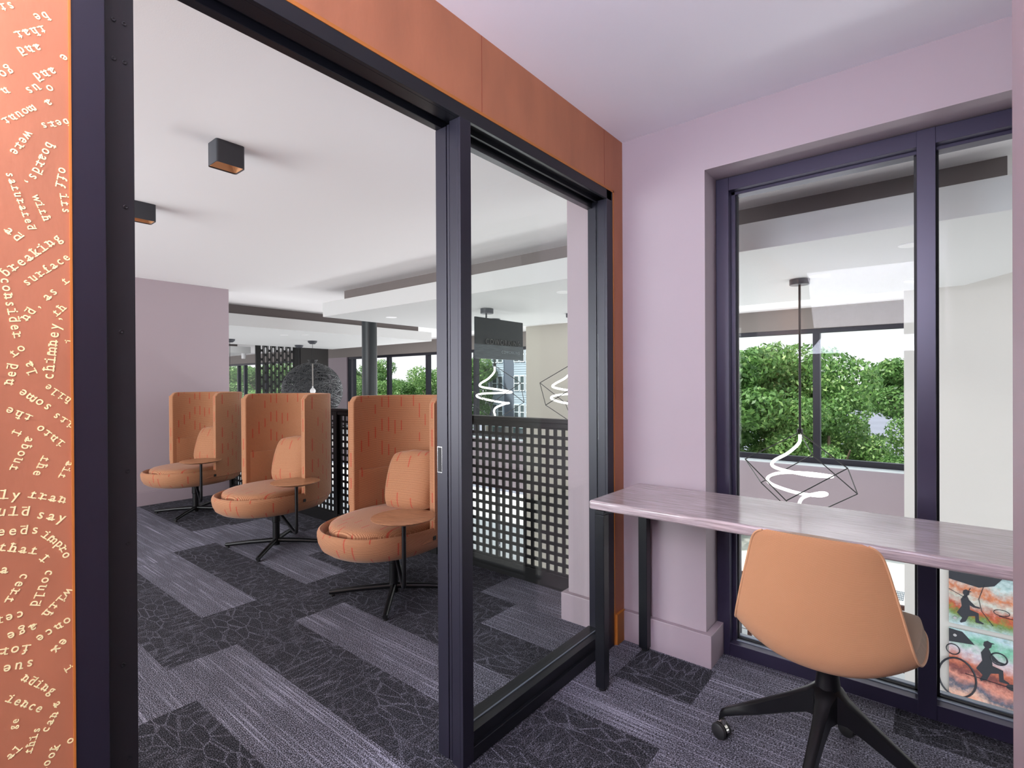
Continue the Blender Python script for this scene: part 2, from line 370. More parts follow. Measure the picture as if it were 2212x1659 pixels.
def plank(x0, x1, y0, y1, t):
    fb.add([(x0, y0, 0), (x1, y0, 0), (x1, y1, 0), (x0, y1, 0)], [(0, 1, 2, 3)]); tones.append(t); seeds.append(random.random())
X0, X1 = -5.57, 3.2
for k in range(-1, 18):
    ya, yb = -.04-.32*(k+1), -.04-.32*k
    xmax = X1
    if k == -1: yb = .36
    r = rows.get(k)
    if not r:
        r = []; x = -6-random.random()
        while x < X1: r.append((x, random.random() < .5)); x += 1.3
    for i, (xs, t) in enumerate(r):
        xe = r[i+1][0] if i+1 < len(r) else X1
        a, b_ = max(xs, X0), min(xe, X1)
        if b_ <= a: continue
        plank(a, b_, ya, yb, float(t))
nt = len(tones)
ya = -.04-.32*18
fb.box(X0, X1, ya, .36, -.30, -.012)
fo = fb.build('floor', 'carpet', normals=False); struct(fo)
for nm, arr in (('tone', tones), ('seed', seeds)):
    at = fo.data.attributes.new(nm, 'FLOAT', 'FACE'); at.data.foreach_set('value', arr+[0.0]*(len(fo.data.polygons)-nt))
# ---- ceilings
struct(MB().box(0, 3.2, -5.8, 0, BC, BC+.1).build('ceiling', 'nookceil'))
struct(MB().box(-30, -.06, -5.8, .3, LC, LC+.06).box(-30, 0, .3, 7.2, LC, LC+.06).box(0, 7, .3, 7.2, LC, LC+.06).build('ceiling', 'ceiling'))
def soffit(x0, x1, y0, y1, z0=2.205, z1=2.385, inset=.19, cut=None):
    pts = [(x0, y0), (x1, y0), (x1, y1), (x0, y1)]
    if cut: pts = [(x0, y0), (x1, y0), (x1, y1-cut), (x1-cut*.55, y1), (x0, y1)]
    e = empty('ceiling_soffit', ((x0+x1)/2, (y0+y1)/2, z0)); struct(e, 'white dropped ceiling soffit over the atrium')
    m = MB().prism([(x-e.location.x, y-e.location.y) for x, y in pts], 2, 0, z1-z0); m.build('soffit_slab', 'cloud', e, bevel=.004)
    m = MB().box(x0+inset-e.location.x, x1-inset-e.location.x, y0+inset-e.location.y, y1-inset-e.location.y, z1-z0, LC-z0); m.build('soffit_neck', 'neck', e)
    return e
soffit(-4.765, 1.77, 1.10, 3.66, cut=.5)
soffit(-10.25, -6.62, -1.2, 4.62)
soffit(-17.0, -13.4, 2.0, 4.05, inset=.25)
# ---- lounge left wall
struct(MB().box(-5.73, -5.57, -5.8, .29, 0, LC).build('wall_left', 'mauve'))
struct(MB().box(-5.57, -5.552, -5.8, .29, 0, .145).box(-5.57, -5.56, -5.8, .29, .145, .157).build('baseboard_left', 'mauve_trim'))
# ---- partition wall (copper wallcovering) x = 0
pw = MB()
pw.box(-.12, 0, -5.8, -2.262, 0, BC)                 # left of the opening
pw.box(-.12, 0, -2.262, -.110, 2.334, BC)            # header
pw.box(-.12, 0, -.110, -.001, 0, BC)                 # narrow strip by the corner
wp = pw.build('wall_partition', 'copper'); struct(wp)
sm = MB()
for yy in (-1.098, -.194, -2.0): sm.box(0, .0006, yy-.0012, yy+.0012, 2.334, BC-.001)
sm.build('panel_seam', mat('seam_brown', srgb(150, 70, 45), .6), wp)  # dark joint lines between the wallcovering panels
tr = MB(); tr.box(-.01, .0035, -2.262, -.100, 2.323, 2.334); tr.box(-.01, .0035, -.1105, -.1005, 0, 2.334); tr.box(-.01, .0035, -2.262, -2.2585, 0, 2.323)
struct(tr.build('trim_1', 'orange_edge'))
struct(MB().box(0, .016, -.104, -.018, 0, .157).build('baseboard_partition', 'orange_edge', bevel=.002))
WORDS = [('st',-2.3454,2.0212,-2.50,0.0221),('be',-2.2993,2.0291,-2.48,0.0225),('that',-2.3141,1.9925,-2.45,0.0224),('and',-2.3161,1.9604,-2.51,0.0224),('and',-2.2948,1.9256,-2.41,0.0232),('go',-2.3461,1.9045,-2.31,0.0226),('o',-2.2879,1.9013,-2.40,0.0224),('us',-2.3115,1.8901,-2.33,0.0222),('n',-2.3481,1.8709,-2.39,0.0204),('a',-2.2900,1.8738,-2.34,0.0215),('mount',-2.3303,1.8362,-2.34,0.0201),('bers',-2.2810,1.8386,-2.59,0.0221),('were',-2.3276,1.7857,-2.02,0.0222),('boards,',-2.3028,1.7563,-1.90,0.0229),('off',-2.2730,1.7407,-1.73,0.0231),('its',-2.2679,1.6933,-1.44,0.0215),('with',-2.3014,1.6759,-1.21,0.0199),('saturated',-2.3294,1.6811,-1.27,0.0190),('ad',-2.3388,1.6208,-0.71,0.0235),('breaking',-2.3158,1.5880,0.82,0.0243),('surface',-2.2956,1.5644,0.78,0.0234),('as',-2.2914,1.5195,0.89,0.0228),('nd,',-2.3176,1.4850,1.01,0.0226),('th',-2.2654,1.5519,0.83,0.0234),('the',-2.2744,1.4956,0.88,0.0231),('to',-2.3364,1.4126,0.79,0.0222),('consider',-2.3426,1.4882,-1.42,0.0229),('chimney,',-2.2887,1.4208,1.47,0.0260),('la',-2.3188,1.3815,1.94,0.0225),('ned',-2.3444,1.3703,1.37,0.0232),('in',-2.2633,1.4397,1.43,0.0211),('its',-2.2737,1.2837,2.46,0.0229),('some',-2.3129,1.3224,2.46,0.0235),('while',-2.2761,1.3300,2.44,0.0219),('into',-2.2923,1.2556,2.35,0.0219),('the',-2.3347,1.2981,2.64,0.0226),('I',-2.3367,1.2650,1.08,0.0201),('about',-2.3302,1.2270,-1.96,0.0216),('the',-2.3042,1.2012,-1.97,0.0221),('ait',-2.2695,1.1897,-2.02,0.0213),('ly',-2.3463,1.1555,-0.17,0.0260),('trans',-2.2884,1.1404,-0.37,0.0266),('uld',-2.3417,1.1250,-0.19,0.0260),('say',-2.2906,1.1063,-0.39,0.0264),('eeds',-2.3359,1.0898,-0.15,0.0250),('imp',-2.2888,1.0628,-0.82,0.0232),('rove',-2.2671,1.0225,-1.22,0.0248),('that',-2.3360,1.0574,-0.38,0.0244),('I',-2.3020,1.0300,-0.88,0.0222),('could',-2.3042,0.9769,-1.95,0.0226),('a',-2.3541,1.0251,-0.28,0.0232),('cert',-2.3377,0.9873,-2.06,0.0225),('with',-2.2830,0.9425,-2.37,0.0231),('once',-2.2885,0.8942,-2.72,0.0252),('cer',-2.3487,0.9372,-3.13,0.0232),('age',-2.3321,0.9063,-3.02,0.0240),('for',-2.3419,0.8769,2.93,0.0244),('sue',-2.3373,0.8459,3.01,0.0249),('ex',-2.2802,0.8606,-2.41,0.0239),('nding',-2.3097,0.8017,-0.83,0.0218),('a',-2.2841,0.7536,-1.23,0.0219),('ience',-2.3285,0.7751,-0.75,0.0216),('in',-2.2657,0.8063,-1.22,0.0234),('can',-2.2960,0.7249,1.05,0.0203),('ge',-2.3439,0.7454,1.27,0.0167),('al',-2.3442,0.6959,0.54,0.0193),('o',-2.2659,0.7668,-0.76,0.0211),('this',-2.3197,0.7033,1.26,0.0188),('look',-2.2977,0.6570,1.04,0.0207),('o',-2.2678,0.6752,1.04,0.0213),('e',-2.2670,1.9690,-1.93,0.0234),('n',-2.2606,1.8930,-1.93,0.0231)]
lt = MB()
def bar(yc, zc, w_, h_, place):     # slab serif
    v = [place(Vector((yc+a*w_/2, zc+b_*h_/2, z))) for z in (-.0004, .00025) for a, b_ in ((-1, -1), (1, -1), (1, 1), (-1, 1))]
    lt.add(v, [(0, 3, 2, 1), (4, 5, 6, 7), (0, 1, 5, 4), (1, 2, 6, 5), (2, 3, 7, 6), (3, 0, 4, 7)])
# the lettering runs on over the panel: the same passages again further left
allw = WORDS+[(a, y-.128, z+.083 if z < 1.9 else z-1.35, an, h) for a, y, z, an, h in WORDS]
for s_, yy, zz, an, sz in allw:
    ca, sa = math.cos(an), math.sin(an)
    if yy+len(s_)*sz*.29*abs(ca) > -2.262: sz *= .92
    for k, chh in enumerate(s_):
        ox = (k-(len(s_)-1)/2)*sz*.60
        pl_ = lambda c: (.0004+c.z, yy+(c.x+ox)*ca-c.y*sa, zz+(c.x+ox)*sa+c.y*ca)
        if pl_(Vector((sz*.3, 0, 0)))[1] > -2.263: continue
        text_mesh(lt, chh, sz*.94, lambda c: pl_(Vector((c.x*.92, c.y, c.z))), .0004, 1.0, bold=.0002)
        hh = sz*.075
        if chh in 'ahiklmnrftIx': bar(0, -sz*.235 if chh in 'hikltfbd' else -sz*.19, sz*.50, hh, pl_)
        if chh in 'bdhklI': bar(-sz*.10 if chh != 'I' else 0, sz*.285, sz*.28 if chh != 'I' else sz*.4, hh, pl_)
        if chh in 'nmrui': bar(-sz*.16, sz*.175, sz*.20, hh, pl_)
o = lt.build('lettering', 'gold', wp, normals=False); o['label'] = 'swirling gold typewriter lettering'
# ---- window wall y = 0: pier, head, lounge return
ww = MB()
ww.box(-.348, .43, 0, .30, 0, BC)
ww.box(.43, 3.2, 0, .30, 2.36, BC)
struct(ww.build('wall_window', 'mauve'))
bb = MB()
bb.prism([(.0, -.001), (.0, -.032), (.464, -.032), (.464, .155), (.43, .155), (.43, -.001)], 2, 0, .155)
struct(bb.build('baseboard_window', 'mauve_trim', bevel=.0025))
bb = MB(); bb.prism([(-.122, -.001), (-.122, -.034), (-.378, -.034), (-.378, .27), (-.348, .27), (-.348, -.001)], 2, 0, .155)
struct(bb.build('baseboard_lounge', 'mauve_trim', bevel=.0025))
# ---- near wall at the right edge of the view, room shell behind the camera
struct(MB().box(1.375, 1.47, -5.8, -1.30, 0, BC).build('wall_right', 'mauve'))
struct(MB().box(3.2, 3.3, -5.8, .3, 0, BC).build('wall_far_right', 'mauve'))
struct(MB().box(-.12, 3.3, -5.9, -5.8, 0, BC).build('wall_behind', 'mauve'))

# ---- black framed glazed partition in the opening (sliding door track side open)
dr = empty('door_1', (0, -1.2, 0)); struct(dr, 'black framed glass partition with open sliding door bay')
D = dr.location
def dbox(name, m, *bs, bevel=.0012, parent=dr):
    q = MB()
    for (x0, x1, y0, y1, z0, z1) in bs: q.box(x0-D.x, x1-D.x, y0-D.y, y1-D.y, z0-D.z, z1-D.z)
    return q.build(name, m, parent, bevel=bevel)
dbox('frame_post', 'frame', (-.004, .002, -2.2585, -2.206, 0, 2.323), (-.03, -.004, -2.2585, -2.206, 0, 2.323))
jl = dbox('frame_jamb', 'gasket', (-.118, -.03, -2.2585, -2.150, 0, 2.28))
sc = MB()
for zz, yy in ((2.21, -2.168), (2.21, -2.186), (2.10, -2.166), (2.10, -2.184), (2.02, -2.166), (2.02, -2.184), (1.72, -2.166), (1.46, -2.175), (1.17, -2.166), (1.02, -2.166), (.77, -2.176), (.57, -2.166)):
    sc.lathe([(.0001, .0), (.0042, .0), (.0046, .0012), (.003, .0018), (.001, .0008)], (-.030-D.x, yy-D.y, zz-D.z), 14, 'X')
sc.build('screw', 'black_satin', jl, smooth=True)
dbox('frame_header', 'black', (-.012, .002, -2.206, -.123, 2.276, 2.323), (-.118, -.012, -2.206, -.123, 2.288, 2.323),
     (-.118, -.087, -2.206, -1.16, 2.262, 2.288), (-.064, -.012, -2.206, -1.16, 2.276, 2.29), (-.118, -.085, -1.16, -.123, 2.245, 2.288), (-.062, -.05, -1.16, -.123, 2.268, 2.288))
dbox('frame_post', 'frame', (-.012, .002, -1.214, -1.160, 0, 2.276), (-.051, -.012, -1.214, -1.160, 0, 2.276))
dbox('door_stile', 'frame', (-.065, -.053, -1.2135, -1.165, .01, 2.266), (-.1205, -.067, -1.216, -1.165, .01, 2.262))
sp = dbox('strike_plate', 'steel', (-.1185, -.0935, -1.2168, -1.2162, 1.028, 1.122), bevel=0)
dbox('strike_hole', 'gasket', (-.1165, -.0955, -1.2172, -1.2169, 1.031, 1.119), bevel=0)
dbox('frame_post', 'frame', (-.012, .002, -.1735, -.1115, 0, 2.3225), (-.05, -.012, -.1735, -.1115, 0, 2.276), (-.112, -.064, -.168, -.1115, 0, 2.276), (-.064, -.05, -.163, -.1115, 0, 2.276))
dbox('bottom_rail', 'black', (-.012, .002, -1.160, -.1735, 0.004, .052), (-.05, -.012, -1.160, -.1735, .004, .096), (-.118, -.064, -1.160, -.168, .004, .088))
dbox('glazing_bead', 'sillmetal', (-.052, -.049, -1.160, -.168, .096, .099), (-.064, -.06, -1.160, -.168, .088, .091), bevel=0)
g = dbox('glass_pane', 'glass', (-.060, -.054, -1.160, -.165, .05, 2.272), bevel=0)

# ---- window of the nook onto the atrium
wd = empty('window_1', (.43, .155, 0)); struct(wd, 'dark framed interior window looking onto the atrium')
def wbox(name, m, *bs, bevel=.0015, parent=wd):
    q = MB()
    for (x0, x1, y0, y1, z0, z1) in bs: q.box(x0-.43, x1-.43, y0-.155, y1-.155, z0, z1)
    return q.build(name, m, parent, bevel=bevel)
wbox('window_frame', 'winframe', (.433, .4935, .155, .20, 0, 2.356), (.433, .512, .20, .265, 0, 2.356))
wbox('window_frame', 'winframe', (1.222, 1.282, .152, .265, 0, 2.356))
wbox('window_frame', 'winframe', (2.09, 2.15, .152, .265, 0, 2.356))
wbox('window_frame', 'winframe', (.4935, 3.2, .155, .20, 2.292, 2.356), (.4935, 3.2, .20, .265, 2.278, 2.356))
wbox('window_frame', 'winframe', (.4935, 3.2, .155, .20, 0.0, .062))
wbox('window_sill', 'sillmetal', (.4935, 3.2, .2005, .222, 0.0, .066), (.4935, 3.2, .236, .262, 0, .078))
wbox('window_gasket', 'gasket', (.4935, 3.2, .222, .236, 0, .072), (.512, .518, .222, .236, .06, 2.29), (1.212, 1.222, .222, .236, .06, 2.29), (1.282, 1.292, .222, .236, .06, 2.29), bevel=0)
for a, b_ in ((.505, 1.225), (1.28, 2.092), (2.148, 3.18)):
    wbox('glass_pane', 'glass2', (a, b_, .226, .232, .06, 2.29), bevel=0)

# ---- atrium shell
struct(MB().box(-30, 7, .3, 7.0, -3.75, -3.6).build('floor', 'tile'))
struct(MB().box(-30, -10.6, 3.2, 7.0, -.3, -.02).build('floor', 'tile'))
struct(MB().box(-5.73, 3.3, .30, .40, -.62, -.30).build('trim_2', 'warmwhite'))
wb = MB()
YB = 7.0
def wseg(x0, x1, z0, z1): wb.box(x0, x1, YB, YB+.22, z0, z1)
wseg(-30, -22.6, -3.6, 2.2); wseg(-14.95, -13.3, -.3, 2.2); wseg(-30, 1.6, -1.15, .02); wseg(.945, 1.6, .02, 2.2); wseg(-5.79, -4.65, .02, 2.2)
for x in (-22.6, -17.0, -11.4, -5.8, -.2): wseg(x, x+.35, -3.6, -1.15)
struct(wb.build('wall_back', 'mauve'))
struct(MB().box(-30, 1.6, YB, YB+.22, 2.2, LC).build('wall_back', mat('header_greige', srgb(138, 130, 126), .7)))
struct(MB().box(-13.3, -5.79, YB-.10, YB+.05, .0, .03).box(-4.65, .945, YB-.10, YB+.05, .0, .03).build('window_sill_2', 'whitetrim', bevel=.004))
fw = empty('window_2', (-6, YB, 0)); struct(fw, 'long window band across the atrium')
def fbox(name, m, *bs):
    q = MB()
    for (x0, x1, y0, y1, z0, z1) in bs: q.box(x0+6, x1+6, y0-YB, y1-YB, z0, z1)
    return q.build(name, m, fw)
for (a, b_) in ((-13.3, -5.79), (-4.65, .945), (-22.6, -14.95)):
    fbox('window_frame', 'frame', (a, b_, YB+.04, YB+.14, 2.13, 2.2)); fbox('window_frame', 'frame', (a, b_, YB+.04, YB+.14, .03, .12))
    fbox('window_frame', 'frame', (a, a+.07, YB+.04, YB+.14, .12, 2.13)); 
    fbox('glass_pane', 'glass3', (a+.03, b_-.02, YB+.088, YB+.094, .1, 2.15))
for x in (-13.03, -11.22, -9.5, -7.7, -3.68, -1.93, -.18, -18.9, -20.7, -21.3):
    fbox('window_frame', 'frame', (x-.05, x+.05, YB+.03, YB+.15, .12, 2.13))
lw = empty('window_3', (-6, YB, -3.6)); struct(lw, 'ground floor glazing of the atrium')
q = MB()
for x in [-21.0+1.4*i for i in range(16)]: q.box(x+6, x+6.05, .05, .12, 0, 2.45)
q.box(-16.6, 7.6, .05, .12, 0, .1); q.build('window_frame', 'frame', lw)
MB().box(-16.6, 7.6, .08, .086, .1, 2.45).build('glass_pane', 'glass3', lw)
# wall with the mural, right of the window view
struct(MB().box(1.04, 7.0, 4.2, 4.4, -3.6, LC).box(1.04, 1.16, 4.4, 7.0, -3.6, LC).build('wall_mural', 'warmwhite'))
# beige pier in the atrium seen behind the railing
struct(MB().box(-5.42, -4.3, 6.2, 6.98, -3.6, LC).build('wall_pier', 'greige'))

# ================================================================= DOWNLIGHTS
def downlight(x, y, z, label):
    e = empty('downlight', (x, y, z)); tag(e, label, 'ceiling light', 'recessed downlights in the white soffits')
    MB().lathe([(.055, -.004), (.068, -.004), (.072, 0), (.072, .004), (.05, .004)], seg=28).build('trim_ring', 'whiteplastic', e, smooth=True)
    MB().lathe([(.001, -.002), (.054, -.002), (.054, 0)], seg=24).build('lens', 'downglow', e)
    l = bpy.data.lights.new('downlight_beam', 'SPOT'); l.energy = 22; l.spot_size = R(120); l.spot_blend = .8; l.shadow_soft_size = .05; l.color = (1, .96, .9)
    o = bpy.data.objects.new('downlight_beam', l); COL.objects.link(o); o.parent = e; o.location = (0, 0, -.03)
    return e
downlight(-1.426, 1.60, 2.204, 'round downlight in the soffit above and right of the hanging sign')
downlight(-4.138, 1.69, 2.204, 'round downlight in the soffit right of the round column top')
downlight(1.172, 1.605, 2.204, 'round downlight in the soffit beside the window mullion, nearer one')
downlight(1.15, 3.104, 2.204, 'round downlight in the soffit beside the window mullion, farther one')
downlight(.56, 2.30, 2.204, 'thin round ceiling trim just right of the window pendant canopy')
downlight(-7.209, 2.206, 2.204, 'right one of the two far downlights above the black bowl canopies')
downlight(-7.50, 1.98, 2.204, 'left one of the two far downlights above the black bowl canopies')

# ================================================================= CUBE CEILING LAMPS
def cube_lamp():
    e = empty('ceiling_lamp', (-1.4555, -1.39, LC))
    W, Dp, H_ = .054, .0675, .112
    def rr(w_, d_, r_, n=5):
        pts = []
        for cx_, cy_, a0 in ((w_-r_, d_-r_, 0), (-w_+r_, d_-r_, 90), (-w_+r_, -d_+r_, 180), (w_-r_, -d_+r_, 270)):
            for k in range(n+1): a = R(a0+90*k/n); pts.append((cx_+r_*math.cos(a), cy_+r_*math.sin(a)))
        return pts
    b_ = MB(); A = rr(W, Dp, .013); B = rr(W-.003, Dp-.003, .011)
    b_.grid([[(x, y, 0) for x, y in A], [(x, y, -H_) for x, y in A], [(x, y, -H_) for x, y in B], [(x, y, -.05) for x, y in B]], cv=True)
    b_.add([(x, y, 0) for x, y in A], [tuple(range(len(A)))])
    b_.build('lamp_body', 'lampblack', e, smooth=True)
    MB().box(-W+.007, W-.007, -Dp+.007, Dp-.007, -.056, -.05).build('lamp_plate', 'gasket', e)
    rf = MB(); C1 = rr(W-.0035, Dp-.0035, .011); C2 = [( .030*math.cos(2*PI*k/24+PI/24+PI/4-PI/4), .030*math.sin(2*PI*k/24)) for k in range(24)]
    rf.grid([[(x, y, -H_+.006) for x, y in C1], [(x*.75, y*.75, -H_+.028) for x, y in C1], [(x, y, -.060) for x, y in C2]], cv=True)
    rf.build('lamp_reflector', 'lampgold', e, smooth=True)
    MB().lathe([(.001, -.062), (.022, -.062), (.022, -.058)], seg=20).build('lamp_lens', mat('warm_lens', (1, .8, .6), .4, emit=(1, .72, .45), es=1.2), e)
    return e
cl = cube_lamp(); tag(cl, 'dark square surface ceiling lamp, larger nearer one with a shadow on the ceiling', 'ceiling light', 'cube lamps on the lounge ceiling')
c2 = copy_tree(cl); c2.location = (-2.765, -1.39, LC); tag(c2, 'dark square surface ceiling lamp beside the left door jamb, smaller farther one', 'ceiling light', 'cube lamps on the lounge ceiling')

# ================================================================= RAILING
rl = empty('railing', (-3.0, .30, 0)); tag(rl, 'black perforated guard railing behind the high-back chairs', 'railing')
RX = -3.0
def rbox(q, x0, x1, y0, y1, z0, z1): q.box(x0-RX, x1-RX, y0-.30, y1-.30, z0, z1)
q = MB(); rbox(q, -5.56, -.36, .275, .345, 1.085, 1.112); rbox(q, -5.56, -.36, .285, .335, 1.052, 1.085); q.build('top_rail', 'railblack', rl, bevel=.003)
q = MB(); rbox(q, -5.56, -.36, .285, .335, 0.0, .10); q.build('bottom_rail', 'railblack', rl, bevel=.003)
posts = [-.395, -1.79, -3.185, -4.575, -5.53]
for p in posts:
    q = MB(); rbox(q, p-.03, p+.03, .278, .342, 0.0, 1.085); q.build('railing_post', 'railblack', rl, bevel=.003)
pitch = .0635
for a, b_ in zip(posts[1:], posts[:-1]):
    q = MB(); xs0, xs1 = a+.03, b_-.03; z0, z1 = .10, 1.052
    n_ = int((xs1-xs0-.02)/pitch); mg = (xs1-xs0-n_*pitch+.0215)/2
    rbox(q, xs0, xs0+mg, .303, .317, z0, z1); rbox(q, xs1-mg, xs1, .303, .317, z0, z1)
    for i in range(1, n_): rbox(q, xs0+mg+i*pitch-.0215, xs0+mg+i*pitch, .303, .317, z0, z1)
    zs = [.132-.021+k*pitch for k in range(15)]
    rbox(q, xs0, xs1, .304, .316, z0, zs[0])
    for k in range(14): rbox(q, xs0, xs1, .304, .316, zs[k]+.042, zs[k+1])
    rbox(q, xs0, xs1, .304, .316, zs[14]+.042, z1)
    q.build('perforated_panel', 'railblack', rl, normals=False)

# ================================================================= HIGH-BACK LOUNGE CHAIRS
def el(t, s=1.0, off=0.0):
    a = .455 if math.sin(t) >= 0 else .485
    b_ = .378
    c_, sn = math.cos(t), math.sin(t)
    # slightly squared ellipse
    p = 2/2.25
    x = math.copysign(abs(c_)**p, c_)*(b_*s-off); y = math.copysign(abs(sn)**p, sn)*(a*s-off)
    return x, y
def make_lounge():
    root = empty('lounge_chair', (0, 0, 0))
    n = 72; ts = [2*PI*k/n for k in range(n+1)]
    def ring_grid(prof, uvmode='side'):
        P = []; UV = []; acc = 0; last = None
        for (s, z) in prof:
            if last: acc += math.hypot((s-last[0])*.42, z-last[1])
            last = (s, z)
            P.append([(*el(t, s), z) for t in ts]); UV.append([(t*.42, acc) if uvmode == 'side' else (el(t, s)[0]+.5, el(t, s)[1]+.5) for t in ts])
        return P, UV
    q = MB(); P, UV = ring_grid([(.02, .335), (.55, .325), (.74, .322), (.86, .335), (.945, .365), (.985, .405), (1.0, .445), (.998, .462), (.985, .476), (.962, .481), (.938, .475), (.918, .458), (.91, .43), (.5, .42), (.02, .42)])
    q.grid(P, UV); q.build('seat_shell', 'fabric', root, smooth=True)
    q = MB(); P, UV = ring_grid([(.02, .432), (.78, .432), (.83, .44), (.852, .460), (.852, .478), (.838, .494), (.80, .505), (.70, .512), (.4, .520), (.02, .522)], 'top')
    q.grid(P, UV); q.build('seat_cushion', 'fabric', root, smooth=True)
    # black underside plate
    q = MB(); q.grid([[(*el(t, s), z) for t in ts] for s, z in ((.02, .318), (.66, .318), (.70, .324), (.02, .326))]); q.build('seat_plate', 'black_satin', root)
    # wrap-around back
    zt = 1.268; NB = 64; NZ = 26; th = .048
    def band(s_out, off0, off1, z0, z1, t0, t1, rc, fil, name, mt, nz=NZ, taper=0):
        Po, UVo = [], []; zs = [z0+(z1-z0)*j/nz for j in range(nz+1)]
        cols_o = []; cols_i = []; uo = []
        for i in range(NB+1):
            f = i/NB; ro, ri, uu = [], [], []
            for j, z in enumerate(zs):
                ext = 0
                if fil and z < z0+fil: ext = fil-math.sqrt(max(0, fil*fil-(z0+fil-z)**2))
                tt0 = t0-ext/.42; tt1 = t1+ext/.42
                t = tt0+(tt1-tt0)*f
                arc = min(t-tt0, tt1-t)*.42
                drop = 0
                if rc and arc < rc: drop = rc-math.sqrt(max(0, rc*rc-(rc-arc)**2))
                zz = z0+(z1-drop-z0)*j/nz
                xo = el(t, s_out, off0); xi = el(t, s_out, off1 if not taper else off0+.001+(off1-off0-.001)*min(1, max(0, arc)/taper)**.6)
                ro.append((*xo, zz)); ri.append((*xi, zz)); uu.append((t*.42, zz))
            cols_o.append(ro); cols_i.append(ri); uo.append(uu)
        q = MB(); q.grid(cols_o, uo); q.grid([c[::-1] for c in cols_i], [c[::-1] for c in uo])
        # closing strip round the border
        bo = [cols_o[0][j] for j in range(nz+1)]+[cols_o[i][nz] for i in range(1, NB+1)]+[cols_o[NB][j] for j in range(nz-1, -1, -1)]+[cols_o[i][0] for i in range(NB-1, 0, -1)]
        bi = [cols_i[0][j] for j in range(nz+1)]+[cols_i[i][nz] for i in range(1, NB+1)]+[cols_i[NB][j] for j in range(nz-1, -1, -1)]+[cols_i[i][0] for i in range(NB-1, 0, -1)]
        acc = 0; U = []
        for k, p in enumerate(bo):
            if k: acc += (Vector(p)-Vector(bo[k-1])).length
            U.append(acc)
        q.grid([bi, bo], [[(0, u_) for u_ in U], [(.05, u_) for u_ in U]], cv=True)
        ob = q.build(name, mt, root, smooth=True)
        bm = bmesh.new(); bm.from_mesh(ob.data); bmesh.ops.remove_doubles(bm, verts=bm.verts, dist=.0003); bmesh.ops.recalc_face_normals(bm, faces=bm.faces); bm.to_mesh(ob.data); bm.free()
        ob.data.set_sharp_from_angle(angle=R(180))
        md = ob.modifiers.new('bevel', 'BEVEL'); md.width = .017; md.segments = 4; md.limit_method = 'ANGLE'; md.angle_limit = R(55)
        return ob
    band(1.0, 0, th, .40, zt, R(-3), R(183), .045, .09, 'back_shell', 'fabric')
    band(1.0, th-.004, th+.014, .45, .762, R(0), R(180), 0, 0, 'back_pad', 'fabric', 10, .09)
    # piping round the front edge of the wings
    for sgn, t in ((1, R(-3)), (-1, R(183))):
        q = MB(); pts = []
        for z in [.53+(.70)*k/14 for k in range(15)]: pts.append((*el(t, 1.0, .004), z))
        q.tube(pts, .0035, 6); q.build('piping', 'fabric', root, smooth=True)
    # pillow
    q = MB(); n2 = 22; hw, hh, tk = .205, .205, .075
    for side in (1, -1):
        P = []; UV = []
        for i in range(n2+1):
            rr_, uu = [], []
            for j in range(n2+1):
                a = -1+2*i/n2; c = -1+2*j/n2
                pin = 1-.06*(a*a*c*c)+.0
                x = a*hw*(1-.07*c*c)*pin; z = c*hh*(1-.07*a*a)*pin
                t_ = tk*((1-a**4)*(1-c**4))**.55+.0012
                t_ += .006*math.sin(9*a+2)*max(0, c)**3*(1-a*a)
                rr_.append((x, -side*t_, z)); uu.append((x+.4, z+.4))
            P.append(rr_); UV.append(uu)
        if side < 0: P = [r_[::-1] for r_ in P]; UV = [r_[::-1] for r_ in UV]
        q.grid(P, UV)
    pl = q.build('pillow', 'fabric', root, smooth=True); pl.location = (-.01, .185, .70); pl.rotation_euler = (R(-19), R(-3), R(4))
    q = MB(); q.box(-.0015, .0015, -.012, .012, -.012, .012); tg = q.build('label_tag', 'black_satin', root); tg.location = (.382, -.045, .425); tg.rotation_euler = (0, 0, 0)
    # base
    rz = R(-12)
    q = MB(); q.lathe([(.0, .0), (.0225, .0), (.0225, .33), (.001, .33)]); q = MB().lathe([(.001, .012), (.028, .012), (.028, .20), (.033, .205), (.033, .33), (.001, .33)], seg=24); q.build('pedestal', 'black_satin', root, smooth=True)
    for k in range(4):
        a = R(45+90*k)+rz; d = Vector((math.cos(a), math.sin(a), 0))
        q = MB().tube([d*.0+Vector((0, 0, .052)), d*.20+Vector((0, 0, .042)), d*.385+Vector((0, 0, .026)), d*.402+Vector((0, 0, .026))], [.0195, .0175, .0155, .0145], 14)
        lg = q.build('leg', 'black_satin', root, smooth=True)
        MB().lathe([(.001, 0), (.013, 0), (.014, .004), (.014, .014), (.001, .014)], tuple(d*.385), 14).build('foot_glide', 'rubber', lg)
    # swivelling tablet
    ta = empty('table_arm', (0, 0, 0), 0, root)
    pts = [(.03, 0, .300), (.10, 0, .287), (.33, 0, .222), (.412, 0, .200)]
    arc = [(.434, 0, .200), (.447, 0, .209), (.451, 0, .226)]
    q = MB().tube(pts+arc+[(.451, 0, .30), (.451, 0, .578)], .0125, 14)
    return root, q, ta
lc, armq, ta = make_lounge()
bpy.data.objects.remove(ta)
arm = armq.build('table_arm', 'black_satin', lc, smooth=True)
q = MB().lathe([(.001, .5765), (.035, .5765), (.035, .5785), (.001, .5785)], (.451, 0, 0), 20); q.build('mounting_plate', 'black_satin', arm)
q = MB().lathe([(.001, 0), (.135, 0), (.160, .007), (.179, .016), (.1795, .019), (.177, .020), (.001, .020)], seg=56); tt = q.build('table_top', 'oak', lc, smooth=True)
